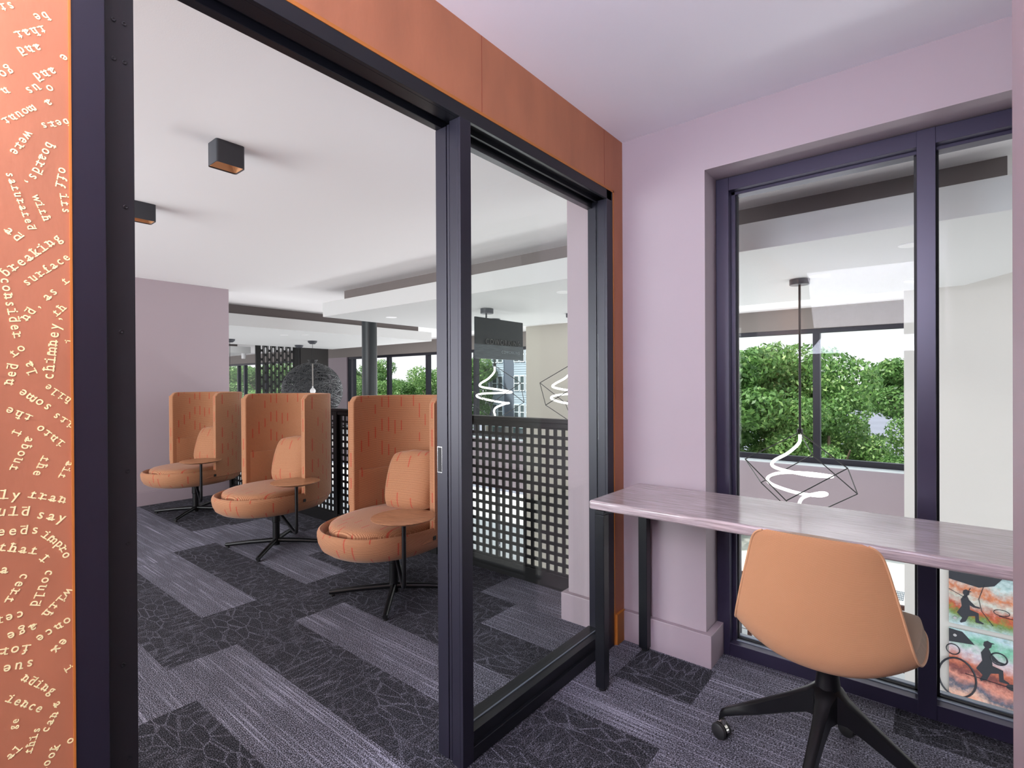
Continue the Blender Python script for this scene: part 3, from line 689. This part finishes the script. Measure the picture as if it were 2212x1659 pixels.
def set_chair(c, x, y, rz, phi, label, sw=0):
    c.location = (x, y, 0); c.rotation_euler = (0, 0, rz); tag(c, label, 'chair', 'high-back lounge chairs by the railing')
    for ch in c.children:
        nm = ch.name.split('.')[0]
        if nm == 'table_arm': ch.rotation_euler = (0, 0, phi-rz)
        if nm == 'table_top': ch.location = (.435*math.cos(phi-rz), .435*math.sin(phi-rz), .5787); ch.rotation_euler = (0, 0, phi-rz+.9)
        if nm in ('leg', 'pedestal'): ch.rotation_euler = (0, 0, R(12)-rz)
ch2 = copy_tree(lc); ch3 = copy_tree(lc)
set_chair(lc, -1.425, -.40, R(7.5), R(-30.6), 'terracotta high-back swivel chair with round tablet, nearest, beside the glass partition post')
set_chair(ch2, -2.98, -.40, R(13), R(-7.7), 'terracotta high-back swivel chair with round tablet, middle of the row of three')
set_chair(ch3, -4.77, -.38, R(14), R(-13.2), 'terracotta high-back swivel chair with round tablet, farthest, beside the mauve wall')

# ================================================================= DESK
DZ = .83
dk = empty('desk', (.12, -.25, 0)); tag(dk, 'long grey wood-grain desk with black square legs along the window', 'desk')
def kbox(q, x0, x1, y0, y1, z0, z1): q.box(x0-.12, x1-.12, y0+.25, y1+.25, z0, z1)
q = MB(); kbox(q, .088, 3.15, -.508, -.004, DZ-.040, DZ); dt = q.build('desktop', 'desk', dk, bevel=.011, seg=5)
for p in dt.data.polygons: p.use_smooth = False
for lx in (.118, 2.95):
    q = MB(); kbox(q, lx-.0, lx+.045, -.507, -.03, DZ-.058, DZ-.0405); kbox(q, lx+.045, lx+.075, -.495, -.04, DZ-.048, DZ-.0405); q.build('leg_frame', 'black', dk, bevel=.002)
    for ly in (-.507, -.075):
        q = MB(); kbox(q, lx, lx+.045, ly, ly+.045, .012, DZ-.0585); lg = q.build('leg', 'black', dk, bevel=.002)
        q = MB(); q.lathe([(.001, 0), (.018, 0), (.018, .012), (.001, .012)], (lx+.0225-.12, ly+.0225+.25, 0), 16); q.build('foot_glide', 'rubber', lg)

# ================================================================= DESK CHAIR
oc = empty('desk_chair', (1.0, -.512, 0), 0); tag(oc, 'orange upholstered shell swivel chair on casters at the desk', 'chair')
def shell():
    # centre line (y, z), side line (y, z), half width
    K = [((.262, .520), (.205, .518), .165), ((.252, .538), (.195, .534), .205), ((.20, .542), (.165, .547), .236), ((.10, .520), (.085, .553), .254), ((-.02, .488), (-.005, .553), .258), ((-.10, .470), (-.075, .550), .256),
         ((-.165, .468), (-.130, .552), .250), ((-.215, .488), (-.172, .566), .242), ((-.243, .535), (-.200, .600), .232), ((-.258, .605), (-.216, .655), .219), ((-.270, .68), (-.228, .716), .205), ((-.280, .76), (-.238, .779), .190),
         ((-.288, .83), (-.250, .836), .176), ((-.292, .872), (-.260, .872), .164), ((-.293, .893), (-.268, .890), .148), ((-.293, .903), (-.275, .901), .120)]
    V = catmull([(k[0][0], k[0][1], 0) for k in K], 4); S = catmull([(k[1][0], k[1][1], k[2]) for k in K], 4); W = S
    P = []; UV = []; acc = 0; nu = 30
    for i, (c, sd) in enumerate(zip(V, S)):
        if i: acc += (c-V[i-1]).length
        row, uu = [], []
        for j in range(nu+1):
            u = -1+2*j/nu; f = abs(u)**2.3
            row.append((u*sd.z, c.x+(sd.x-c.x)*f, c.y+(sd.y-c.y)*f)); uu.append((u*sd.z+.5, acc))
        P.append(row); UV.append(uu)
    return P, UV, V, W
P, UV, V_, W_ = shell()
q = MB(); q.grid(P, UV); sh = q.build('seat_shell', ['herring', 'taupe'], oc, smooth=True)
bm = bmesh.new(); bm.from_mesh(sh.data); bmesh.ops.recalc_face_normals(bm, faces=bm.faces)
# make normals point to the outside (under/behind)
fz = [f for f in bm.faces if abs(f.calc_center_median().y-.05) < .05]
if sum(f.normal.z for f in fz) > 0: bmesh.ops.reverse_faces(bm, faces=bm.faces)
bm.to_mesh(sh.data); bm.free()
md = sh.modifiers.new('solid', 'SOLIDIFY'); md.thickness = .030; md.offset = -1; md.material_offset = 1; md.material_offset_rim = 1
bv = sh.modifiers.new('bevel', 'BEVEL'); bv.width = .014; bv.segments = 4; bv.limit_method = 'ANGLE'; bv.angle_limit = R(60)
# stitched seam along both edges of the outer cover
for side in (0, -1):
    q = MB(); pts = [Vector(r_[side]) for r_ in P[3:-2]]; q.tube(pts, .0035, 6); q.build('piping', 'herring', oc, smooth=True)
q = MB(); q.tube([(0, .0, .40), (0, .0, .470)], .030, 20); q.box(-.07, .07, -.07, .04, .450, .470); q.build('seat_mount', 'black_satin', oc, bevel=.004)
q = MB().lathe([(.001, .232), (.034, .234), (.040, .25), (.041, .31), (.038, .335), (.034, .37), (.031, .405), (.033, .412), (.001, .412)], seg=28); q.build('column', 'black_satin', oc, smooth=True)
tips = [(-.353, .031), (.030, .352), (.351, -.031), (-.032, -.352)]
for i, (tx, ty) in enumerate(tips):
    d = Vector((tx, ty, 0)); L_ = d.length; d.normalize(); s_ = Vector((-d.y, d.x, 0))
    q = MB()
    stations = [(.0, .24, .345, .036), (.035, .24, .343, .034), (.06, .235, .318, .023), (.12, .205, .272, .018), (.22, .150, .203, .0150), (.30, .112, .150, .013), (.335, .094, .127, .0125), (.352, .076, .112, .0125), (.358, .066, .095, .012)]
    P2 = []
    for (r_, zb, zt_, hw) in stations:
        c = d*r_
        P2.append([tuple(c+s_*a+Vector((0, 0, z))) for a, z in ((-hw, zb+.006), (-hw*.6, zb), (hw*.6, zb), (hw, zb+.006), (hw, zt_-.008), (hw*.55, zt_), (-hw*.55, zt_), (-hw, zt_-.008))])
    q.grid(P2, cv=True); q.add(P2[-1], [tuple(range(8))]); q.add(P2[0], [tuple(range(8))[::-1]])
    lg = q.build('leg', 'black_satin', oc, smooth=True)
    ca = empty('caster', tuple(d*.345), [R(200), R(25), R(120), R(300)][i], lg)
    MB().tube([(0, 0, .052), (0, 0, .078)], .008, 12).build('caster_stem', 'chrome', lg).location = tuple(d*.345)
    bpy.data.objects.remove(ca)
    az = [R(70), R(65), R(120), R(300)][i]; ax = Vector((math.cos(az), math.sin(az), 0)); ctr_ = d*.345+Vector((-ax.y, ax.x, 0))*.010
    for sg in (-1, 1):
        pr_ = [(.001, -.0085), (.024, -.0085), (.0285, -.006), (.030, 0), (.0285, .006), (.024, .0085), (.001, .0085)]
        q = MB().lathe(pr_, (0, 0, 0), 28, 'X'); wv = q.build('caster_wheel', 'rubber', lg, smooth=True); wv.location = ctr_+ax*sg*.0155+Vector((0, 0, .030)); wv.rotation_euler = (0, 0, az)
    q = MB(); P3 = []
    for k in range(13):
        a = R(20+150*k/12); P3.append([(x, math.cos(a)*r_, math.sin(a)*r_) for x, r_ in ((-.0065, .0315), (.0065, .0315), (.0065, .026), (-.0065, .026))])
    q.grid(P3, cv=True); hd = q.build('caster_hood', 'chrome', lg, smooth=True); hd.location = ctr_+Vector((0, 0, .030)); hd.rotation_euler = (0, 0, az)

# ================================================================= HANGING SIGN
sg = empty('hanging_sign', (-2.707, 2.18, 2.204)); tag(sg, 'charcoal rectangular hanging sign reading COWORKING under the soffit', 'sign')
sz0, sz1 = 1.63-2.204, 2.10-2.204; ym, yw = 0, .432
sbd = MB().box(-.022, .0, -yw, yw, sz0+.165, sz1).build('sign_board', 'signpanel', sg, bevel=.002)
MB().box(-.024, .002, -yw, yw, sz0, sz0+.165).build('sign_lower_board', 'signwood', sg, bevel=.002)
q = MB(); text_mesh(q, 'COWORKING', .088, lambda c: (.004+c.z, .045+c.x, sz0+.165+.031+c.y), .006, 1.22, bold=.0012); lo = q.build('sign_lettering', 'signletter', sbd, normals=False)
q = MB(); text_mesh(q, 'COWORKING', .046, lambda c: (.005+c.z, .185+c.x, sz0+.086+c.y), .002, 1.25, bold=.0006); lo2 = q.build('sign_small_lettering', mat('small_letter_grey', srgb(120, 130, 135), .35), sbd, normals=False)
MB().lathe([(.001, -.055), (.075, -.055), (.075, 0), (.001, 0)], (0, -.24, 0), 32).build('ceiling_canopy', 'lampblack', sg, smooth=True)
MB().tube([(-.011, -.24, -.05), (-.011, -.24, sz1+.002)], .010, 10).build('hanger_rod', 'lampblack', sg)

# ================================================================= GEOMETRIC PENDANTS WITH SPIRAL LED
def pendant(x, y, zc, drop, label, rot=0.0, first=None):
    e = empty('pendant_lamp', (x, y, zc), R(39.17)+rot); tag(e, label, 'pendant lamp', 'black wire cage pendants with white spiral tubes')
    MB().lathe([(.001, -.045), (.074, -.045), (.076, -.040), (.076, 0), (.001, 0)], seg=32).build('ceiling_canopy', 'lampblack', e, smooth=True)
    MB().tube([(0, 0, -.04), (0, 0, -drop)], .009, 10).build('stem', 'black_satin', e, smooth=True)
    MB().lathe([(.001, -.005), (.022, -.005), (.022, .028), (.001, .028)], (0, 0, -drop), 16).build('stem_collar', 'black_satin', e)
    r = .43
    up = {k: Vector((r*math.cos(R(a)), r*math.sin(R(a)), -drop-.235)) for k, a in (('A', 168), ('B', 48), ('C', -72))}
    lo_ = {k: Vector((r*math.cos(R(a)), r*math.sin(R(a)), -drop-.50)) for k, a in (('F', -132), ('D', -12), ('E', 108))}
    top = Vector((0, 0, -drop)); bot = Vector((0, 0, -drop-.735))
    q = MB()
    for a, b_ in [(top, up['A']), (top, up['B']), (top, up['C']), (up['A'], lo_['F']), (up['C'], lo_['F']), (up['C'], lo_['D']), (up['B'], lo_['D']), (up['A'], lo_['E']), (up['B'], lo_['E']), (lo_['F'], bot), (lo_['D'], bot), (lo_['E'], bot)]:
        q.tube([a, b_], .0045, 6)
    q.build('wire_cage', 'black_satin', e)
    ctl = [(0, 0, -.02), (-.01, 0, -.09), (-.09, .02, -.175), (-.215, .02, -.245), (-.235, -.06, -.285), (-.08, -.20, -.318), (.13, -.15, -.345), (.245, -.02, -.365), (.15, .17, -.372), (-.05, .22, -.378), (-.22, .10, -.395), (-.26, -.04, -.425),
           (-.14, -.18, -.465), (.05, -.17, -.495), (.18, -.07, -.505), (.20, .05, -.520), (.09, .10, -.565), (.02, .05, -.61), (0, 0, -.66), (0, 0, -.71)]
    q = MB().tube(catmull([(a, b_, c-drop) for a, b_, c in ctl], 9), .0125, 12); q.build('spiral_tube', 'glow', e, smooth=True)
    return e
pendant(.407, 2.389, 2.204, 1.28, 'black wire cage pendant with white spiral tube seen through the interior window')
pendant(-3.27, 2.716, 2.204, .62, 'black wire cage pendant with white spiral tube below the hanging sign', R(35))
pendant(-2.19, 2.94, 2.204, .62, 'black wire cage pendant with white spiral tube half hidden by the pier', R(-12))

# ================================================================= COLUMN, BALL, FAR FITTINGS
cm = MB().lathe([(.115, -3.6), (.115, LC-.001)], (-5.55, 2.36, 0), 48).build('column', 'column', smooth=True); tag(cm, 'round dark grey steel column rising behind the railing', 'column')
def ball(x, y, z, r, ztop):
    e = empty('ball_pendant', (x, y, ztop)); tag(e, 'huge black ball pendant of tangled resin threads', 'pendant lamp')
    q = MB(); rnd = random.Random(3)
    for k in range(150):
        nrm = Vector((rnd.gauss(0, 1), rnd.gauss(0, 1), rnd.gauss(0, 1))).normalized(); a = nrm.orthogonal().normalized(); b_ = nrm.cross(a)
        off = rnd.uniform(-.55, .55); rr_ = math.sqrt(1-off*off); ph = rnd.random()*6
        pts = [(nrm*off+(a*math.cos(2*PI*t/30+ph)+b_*math.sin(2*PI*t/30+ph))*rr_)*r*rnd.uniform(.985, 1.0)+Vector((0, 0, z-ztop)) for t in range(30)]
        q.tube(pts, .0065, 4, closed=True)
    q.build('thread_shade', mat('black_resin_thread', srgb(40, 42, 46), .3, spec=.8), e)
    MB().tube([(0, 0, z+r-ztop-.01), (0, 0, -.02)], .004, 6).build('cord', 'black_satin', e)
    MB().lathe([(.001, -.05), (.05, -.05), (.09, -.02), (.09, 0), (.001, 0)], seg=24).build('ceiling_canopy', 'lampblack', e, smooth=True)
ball(-10.365, 4.148, 1.175, .694, LC)
def bowl_pendant(x, y, label, full):
    e = empty('small_pendant', (x, y, 2.204)); tag(e, label, 'pendant lamp', 'small black bowl pendants by the ball lamp')
    MB().lathe([(.001, -.06), (.05, -.06), (.085, -.03), (.09, 0), (.001, 0)], seg=24).build('ceiling_canopy', 'lampblack', e, smooth=True)
    MB().tube([(0, 0, -.05), (0, 0, -.93 if full else -1.0)], .004, 6).build('cord', 'black_satin', e)
    if full:
        MB().lathe([(.03, -.44), (.07, -.42), (.095, -.375), (.09, -.375), (.06, -.41), (.001, -.42)], seg=24).build('bowl_shade', 'black_satin', e, smooth=True)
        MB().tube([(0, 0, -.45), (0, 0, -.93)], .012, 8).build('rope', mat('rope_grey', srgb(150, 145, 140), .8, var=.4, vscale=60), e)
        MB().lathe([(.001, -1.055), (.03, -1.05), (.05, -1.02), (.055, -.995), (.05, -.97), (.03, -.945), (.012, -.93), (.012, -.90), (.001, -.90)], seg=20).build('bulb_globe', 'whiteplastic', e, smooth=True)
bowl_pendant(-8.29, 2.97, 'small pendant with black bowl, rope and white globe before the ball lamp', True)
bowl_pendant(-9.53, 3.36, 'black bowl canopy with thin cord left of the rope pendant', False)
bowl_pendant(-9.02, 1.71, 'black bowl canopy half hidden by the mauve wall edge', False)
e = MB().lathe([(.001, 2.06), (.05, 2.06), (.055, 2.065), (.055, 2.2045), (.001, 2.2045)], (-13.57, 3.93, 0), 24).build('cylinder_spotlight', 'whiteplastic', smooth=True); tag(e, 'small white cylinder spotlight under the farthest soffit', 'ceiling light')
# perforated screen and dark cabinet
def slot_screen():
    e = empty('slotted_screen', (-13.0, 4.62, 0)); tag(e, 'tall black room divider screen with rows of vertical slots', 'room divider')
    q = MB(); y0, y1, z0, z1 = -.62, .62, -.02, LC
    py, pz, w_, h_ = .108, .245, .028, .095
    n_ = int((y1-y0-.2)/py); ys = [y0+.16+i*py for i in range(n_)]
    t_ = .012
    def cyl_gap(yc, zc):
        """plate cell with a stadium slot cut out"""
        A = [(yc-py/2, zc-pz/2), (yc+py/2, zc-pz/2), (yc+py/2, zc+pz/2), (yc-py/2, zc+pz/2)]
        inner = []
        for k in range(9): a = R(180+180*k/8); inner.append((yc+w_*math.cos(a), zc-(h_-w_)+w_*math.sin(a)))
        for k in range(9): a = R(180*k/8); inner.append((yc+w_*math.cos(a), zc+(h_-w_)+w_*math.sin(a)))
        n = len(inner); outer = []
        for (yy, zz) in inner:
            dy, dz = yy-yc, zz-zc; s_ = min((py/2)/max(abs(dy), 1e-6), (pz/2)/max(abs(dz), 1e-6)); outer.append((yc+dy*s_, zc+dz*s_))
        for i in range(n):
            j = (i+1) % n
            q.add([(t_, *outer[i]), (t_, *outer[j]), (t_, *inner[j]), (t_, *inner[i]), (-t_, *inner[i]), (-t_, *inner[j])], [(0, 1, 2, 3), (3, 2, 5, 4)])
        for k in (0, 1):   # fill the four corners missed by the radial cells
            pass
        for cy_, cz_ in A:
            pa = min(outer, key=lambda p: (abs(p[0]-cy_) > 1e-6)*9+abs(p[1]-cz_)); pb = min(outer, key=lambda p: (abs(p[1]-cz_) > 1e-6)*9+abs(p[0]-cy_))
            q.add([(t_, *pa), (t_, cy_, cz_), (t_, *pb)], [(0, 1, 2)])
    for i, yc in enumerate(ys):
        zc = z1-.02-pz/2-(pz/2 if i % 2 else 0)
        if i % 2: q.box(-t_, t_, yc-py/2, yc+py/2, zc+pz/2, z1)
        k = 0
        while zc-pz/2 > .2: cyl_gap(yc, zc); zc -= pz; k += 1
        q.box(-t_, t_, yc-py/2, yc+py/2, z0, zc+pz/2)
    q.box(-.03, .03, y0, ys[0]-py/2, z0, z1); q.box(-.03, .03, ys[-1]+py/2, y1, z0, z1)
    q.build('slotted_panel', 'railblack', e)
slot_screen()
cb = MB().box(-13.35, -12.95, 5.26, 6.15, -.02, LC-.02).build('cabinet', mat('dark_brown_panel', srgb(34, 30, 29), .6), bevel=.01); tag(cb, 'tall dark brown full-height block beside the slotted screen', 'cabinet')

# ================================================================= MURAL PANELS
def mural_mat():
    m, n, l, b = newmat('mural_print')
    t = n.new('ShaderNodeTexCoord'); s = n.new('ShaderNodeSeparateXYZ'); l.new(t.outputs['Object'], s.inputs[0])
    nz = n.new('ShaderNodeTexNoise'); nz.inputs['Scale'].default_value = 3.5; nz.inputs['Detail'].default_value = 9; nz.inputs['Roughness'].default_value = .75; l.new(t.outputs['Object'], nz.inputs[0])
    z = math_node(n, l, 'ADD', math_node(n, l, 'MULTIPLY', s.outputs[2], -.55), math_node(n, l, 'MULTIPLY', math_node(n, l, 'SUBTRACT', nz.outputs[0], .5), .22))
    z = math_node(n, l, 'ADD', z, math_node(n, l, 'MULTIPLY', s.outputs[0], -.10))
    r = n.new('ShaderNodeValToRGB'); l.new(z, r.inputs[0]); cr = r.color_ramp; cr.interpolation = 'LINEAR'
    st = [(0, srgb(60, 96, 110)), (.10, srgb(190, 215, 215)), (.16, srgb(205, 120, 75)), (.21, srgb(200, 205, 195)), (.27, srgb(190, 80, 45)), (.30, srgb(110, 140, 60)), (.37, srgb(190, 215, 225)), (.43, srgb(120, 190, 160)), (.49, srgb(210, 205, 215)),
          (.56, srgb(200, 110, 80)), (.60, srgb(120, 60, 60)), (.64, srgb(225, 150, 130)), (.70, srgb(80, 92, 112)), (.74, srgb(235, 190, 170)), (.82, srgb(240, 130, 80)), (.90, srgb(240, 220, 150)), (1, srgb(210, 80, 50))]
    while len(cr.elements) > 1: cr.elements.remove(cr.elements[-1])
    cr.elements[0].position = 0; cr.elements[0].color = (*st[0][1], 1)
    for p, c in st[1:]: e_ = cr.elements.new(p); e_.color = (*c, 1)
    n3 = n.new('ShaderNodeTexNoise'); n3.inputs['Scale'].default_value = 26; n3.inputs['Detail'].default_value = 6; l.new(t.outputs['Object'], n3.inputs[0])
    mx = n.new('ShaderNodeMix'); mx.data_type = 'RGBA'; mx.blend_type = 'OVERLAY'; mx.inputs[0].default_value = .7; l.new(r.outputs[0], mx.inputs[6]); l.new(n3.outputs[0], mx.inputs[7])
    hs = n.new('ShaderNodeHueSaturation'); hs.inputs['Saturation'].default_value = 1.0; l.new(mx.outputs[2], hs.inputs['Color'])
    l.new(hs.outputs[0], b.inputs['Base Color']); b.inputs['Roughness'].default_value = .25
    return m
MM = mural_mat()
INK = mat('mural_ink', srgb(34, 38, 48), .3)
def mural(z0, z1, label, ink):
    e = empty('mural_panel', (1.39, 4.185, -.35)); tag(e, label, 'wall art', 'printed mural panels beyond the interior window')
    pn = MB().box(0, 1.9, -.006, .006, z0+.35, z1+.35).build('printed_board', MM, e)
    q = MB()
    for kind, *a in ink:
        if kind == 'poly': q.prism([(x, z+.35) for x, z in a[0]], 1, -.0085, -.0065)
        if kind == 'ring':
            cx_, cz_, rx, rz_, w_ = a; q.tube([(cx_+rx*math.cos(2*PI*k/28), -.008, cz_+.35+rz_*math.sin(2*PI*k/28)) for k in range(28)], w_, 5, closed=True)
        if kind == 'line': q.tube([(x, -.008, z+.35) for x, z in a[0]], a[1], 5)
        if kind == 'disc': cx_, cz_, rx, rz_ = a; q.prism([(cx_+rx*math.cos(2*PI*k/20), cz_+.35+rz_*math.sin(2*PI*k/20)) for k in range(20)], 1, -.0085, -.0065)
    q.build('ink_drawing', INK, pn)
    q = MB()
    for bz in ((z0+.06),) if z1 > -.8 else ((z1-.06),): q.lathe([(.001, -.012), (.014, -.012), (.014, 0), (.001, 0)], (.045, -.006, bz+.35), 16, 'Y')
    q.build('standoff_bolt', 'steel', e)
def seated(x, z, s):   # generic seated silhouette, facing right
    pts = [(0, .0), (.05, .10), (.04, .19), (.075, .255), (.06, .275), (.065, .315), (.095, .335), (.125, .32), (.155, .318), (.13, .305), (.125, .27), (.105, .25), (.125, .20), (.185, .135), (.235, .125), (.235, .11), (.17, .11), (.13, .13), (.135, .07), (.22, .045), (.225, -.05), (.27, -.075), (.265, -.09), (.19, -.085), (.185, .0), (.12, -.02), (.09, -.10), (.04, -.13), (.03, -.115), (.055, -.06)]
    return [(x+a*s, z+b_*s) for a, b_ in pts]
mural(-1.035, -.30, 'upper colourful collage mural panel on the white wall beyond the window', [
    ('poly', [(0, -.36), (.44, -.36), (.40, -.50), (.33, -.60), (.22, -.64), (0, -.60)]), ('poly', seated(.06, -.92, .72)), ('ring', .38, -.84, .055, .028, .003), ('line', [(.26, -.60), (.22, -.75), (.24, -.86), (.32, -.98)], .003), ('line', [(.0, -.70), (.12, -.76), (.16, -.66)], .003), ('line', [(.36, -.875), (.50, -.885)], .003)])
mural(-2.05, -1.085, 'lower colourful collage mural panel with dark seated figures beyond the window', [
    ('poly', [(0, -1.09), (.10, -1.10), (.19, -1.20), (.0, -1.22)]), ('poly', seated(.20, -1.42, .86)), ('poly', seated(.52, -1.45, .86)), ('ring', .36, -1.28, .058, .055, .006), ('ring', .06, -1.56, .14, .19, .009), ('ring', .03, -1.29, .05, .05, .005), ('disc', .46, -1.52, .05, .03),
    ('line', [(.12, -1.5), (.5, -1.53), (.9, -1.62)], .003), ('line', [(.42, -1.86), (.50, -1.90), (.58, -1.89), (.64, -1.84)], .012), ('disc', .26, -1.88, .035, .035), ('line', [(.68, -1.86), (.75, -1.89), (.82, -1.87)], .010), ('poly', [(.50, -1.46), (.66, -1.42), (.9, -1.48), (.9, -1.54), (.6, -1.50)])])

# ================================================================= OUTDOORS
struct(MB().box(-90, 60, 7.25, 120, -3.9, -3.62).build('ground', 'asphalt'))
struct(MB().box(-40, 30, 7.22, 15.5, -3.62, -3.60).build('ground_paving', 'paving'))
gr = MB()
for i in range(9): gr.box(.49+i*.03, .505+i*.03, 12.05, 12.65, -3.6, -3.592)
for i in range(5): gr.box(.49, .75, 12.05+i*.145, 12.07+i*.145, -3.6, -3.590)
tag(gr.build('drain_grate', 'sillmetal'), 'grey drain grate in the pale paving outside', 'drain')
fn = empty('mesh_fence', (-1.5, 8.2, -3.6)); tag(fn, 'brown framed wire mesh fence outside on the pale paving', 'fence')
MB().box(-1.62, 3.4, -.03, .03, 1.16, 1.23).build('top_rail', 'brownmetal', fn)
for x in (-1.6, .0, 1.6, 3.2): MB().box(x-.035, x+.035, -.035, .035, 0, 1.16).build('fence_post', 'brownmetal', fn)
q = MB()
for i in range(48): q.box(-1.55+.1*i-.004, -1.55+.1*i+.004, -.004, .004, .12, 1.16)
for i in range(11): q.box(-1.6, 3.2, -.004, .004, .12+.1*i-.004, .12+.1*i+.004)
q.build('wire_mesh', 'brownmetal', fn, normals=False)
# apartment building
ab = empty('apartment_building', (-29.83, 32, -3.62)); tag(ab, 'grey sided apartment building with white framed windows beyond the atrium', 'building')
MB().box(0, 9, 0, 8, 1.3, 15).build('wall', 'siding', ab)
for x0, x1 in ((.72, 2.12), (3.28, 5.19)):
    q = MB().box(x0, x1, -.06, .0, 1.75, 15)
    for k in range(66):
        z = 1.75+k*.2; q.prism([(-.085, z), (-.06, z), (-.06, z+.19)], 0, x0, x1)
    q.build('siding_bay', 'siding2', ab)
MB().box(-.05, 9, -.12, .0, 1.15, 1.32).build('cornice', 'whitetrim', ab)
for x0, x1 in ((0, .7), (2.2, 3.1), (5.1, 6.0), (7.5, 9)): MB().box(x0, x1, -.1, .6, 0, 1.15).build('brick_pier', 'brickbeige', ab)
for x0, x1 in ((.7, 2.2), (3.1, 5.1), (6.0, 7.5)):
    f = MB().box(x0, x1, .05, .2, 0, 1.15).build('storefront', 'teal', ab); MB().box(x0+.12, x1-.12, .03, .05, .2, 1.05).build('storefront_glass', 'darkpane', f)
for zz in (1.84, 4.29, 6.74, 9.19, 11.64):
    for x0, x1 in ((.83, 1.41), (1.50, 2.06), (3.31, 3.86), (3.96, 4.46), (4.58, 5.14)):
        f = MB().box(x0, x1, -.14, -.05, zz, zz+1.30).build('window', 'whitetrim', ab)
        MB().box(x0+.06, x1-.06, -.15, -.13, zz+.07, zz+.62).build('pane', 'darkpane', f); MB().box(x0+.06, x1-.06, -.15, -.13, zz+.69, zz+1.24).build('pane', 'darkpane', f)
# trees
def tree_mesh(seed, rx, rz_, n_leaf, ls):
    rnd = random.Random(seed); blobs = []
    for k in range(26):
        a = rnd.random()*2*PI; ph = math.asin(rnd.uniform(-.75, 1)); rr_ = rnd.uniform(.45, .95)
        blobs.append((Vector((rx*rr_*math.cos(ph)*math.cos(a), rx*rr_*math.cos(ph)*math.sin(a), rz_*rr_*math.sin(ph))), rnd.uniform(.20, .36)*rx, rnd.uniform(-.15, .15)))
    vs, fs, val = [], [], []
    for k in range(n_leaf):
        c, br, dv = blobs[rnd.randrange(len(blobs))]
        d = Vector((rnd.gauss(0, 1), rnd.gauss(0, 1), rnd.gauss(0, 1))).normalized(); p = c+Vector((d.x, d.y, d.z*.75))*br*rnd.uniform(.75, 1.08)
        nrm = (d+Vector((rnd.gauss(0, .6), rnd.gauss(0, .6), rnd.gauss(0, .6)))).normalized(); a = nrm.orthogonal().normalized(); a.rotate(Matrix.Rotation(rnd.random()*6.28, 3, nrm)); b_ = nrm.cross(a)
        s_ = ls*rnd.uniform(.6, 1.3); i = len(vs)
        vs += [p-a*s_, p+b_*s_*.5, p+a*s_, p-b_*s_*.5]; fs.append((i, i+1, i+2, i+3)); val.append(min(1, max(0, .42+dv+rnd.gauss(0, .16))))
    me = bpy.data.meshes.new('crown'); me.from_pydata([tuple(v) for v in vs], [], fs); me.materials.append(M_['leaf'])
    at = me.attributes.new('leaf', 'FLOAT', 'FACE'); at.data.foreach_set('value', val); return me
crowns = [tree_mesh(s, 3.0, 3.0, 26000, .092) for s in (1, 2, 3)]
def trunk_mesh():
    q = MB(); q.tube([(0, 0, 0), (.05, .03, 1.2), (0, 0, 3.2), (.05, 0, 5.2)], [.2, .16, .13, .06], 10)
    for a in (0, 2.1, 4.2): q.tube([(0, 0, 2.4), (.9*math.cos(a), .9*math.sin(a), 3.6), (1.7*math.cos(a), 1.7*math.sin(a), 4.8)], [.09, .06, .03], 8)
    o = q.build('trunk', 'bark', smooth=True); me = o.data; bpy.data.objects.remove(o); return me
TM = trunk_mesh()
def tree(i, x, y, s, h, label, cname='crown'):
    e = empty('tree', (x, y, -3.62), random.random()*6); tag(e, label, 'tree', 'green trees outside the atrium windows')
    o = bpy.data.objects.new('trunk', TM); COL.objects.link(o); o.parent = e; o.scale = (s, s, h/7.0)
    o = bpy.data.objects.new('foliage', crowns[i % 3]); COL.objects.link(o); o.parent = e; o.location = (0, 0, h*.56); o.scale = (s, s, h*.44/3.0)
TR = [(-4.6, 14.5, .95, 6.6, 'leafy tree filling the left side of the interior window view, left of the pendant stem'),
      (-2.1, 16.6, .80, 6.4, 'leafy tree just right of the pendant stem in the interior window view'),
      (-1.0, 14.6, .62, 4.6, 'low bushy tree in the lower middle of the interior window view'),
      (1.2, 25.5, 1.0, 6.5, 'tree at the right end of the interior window view beside the white pier'),
      (1.6, 19.5, .55, 4.2, 'small pale tree low at the right end of the interior window view'),
      (-5.2, 27.0, 1.2, 6.8, 'distant tree behind the foliage in the middle of the interior window view'),
      (-9.6, 20.0, .9, 6.4, 'tree hidden mostly behind the pier between the two views'),
      (-29.6, 29.5, .9, 7.6, 'tree beside the apartment building, left of its grey wall'),
      (-35.0, 30.0, 1.1, 5.9, 'tree in the far window just left of the glass partition post'),
      (-27.5, 24.0, 1.0, 6.5, 'taller tree in the far window nearest to the partition post'),
      (-36.0, 27.0, 1.3, 5.6, 'lower tree in the far window right of the round column'),
      (-33.5, 24.5, .9, 5.3, 'low tree in the middle of the far window right of the column'),
      (-40.0, 26.0, 1.2, 7.6, 'tall tree in the far window left of the round column'),
      (-37.5, 22.5, .9, 6.2, 'tree in the far window just behind the round column'),
      (-52.0, 23.0, 1.5, 7.2, 'tree behind the slotted screen, far left'),
      (-58.0, 24.0, 1.5, 7.6, 'tree in the far left window beside the mauve wall'),
      (-64.0, 26.0, 1.5, 7.4, 'leftmost tree in the far left window')]
for i, t in enumerate(TR): tree(i, *t)
q = MB()
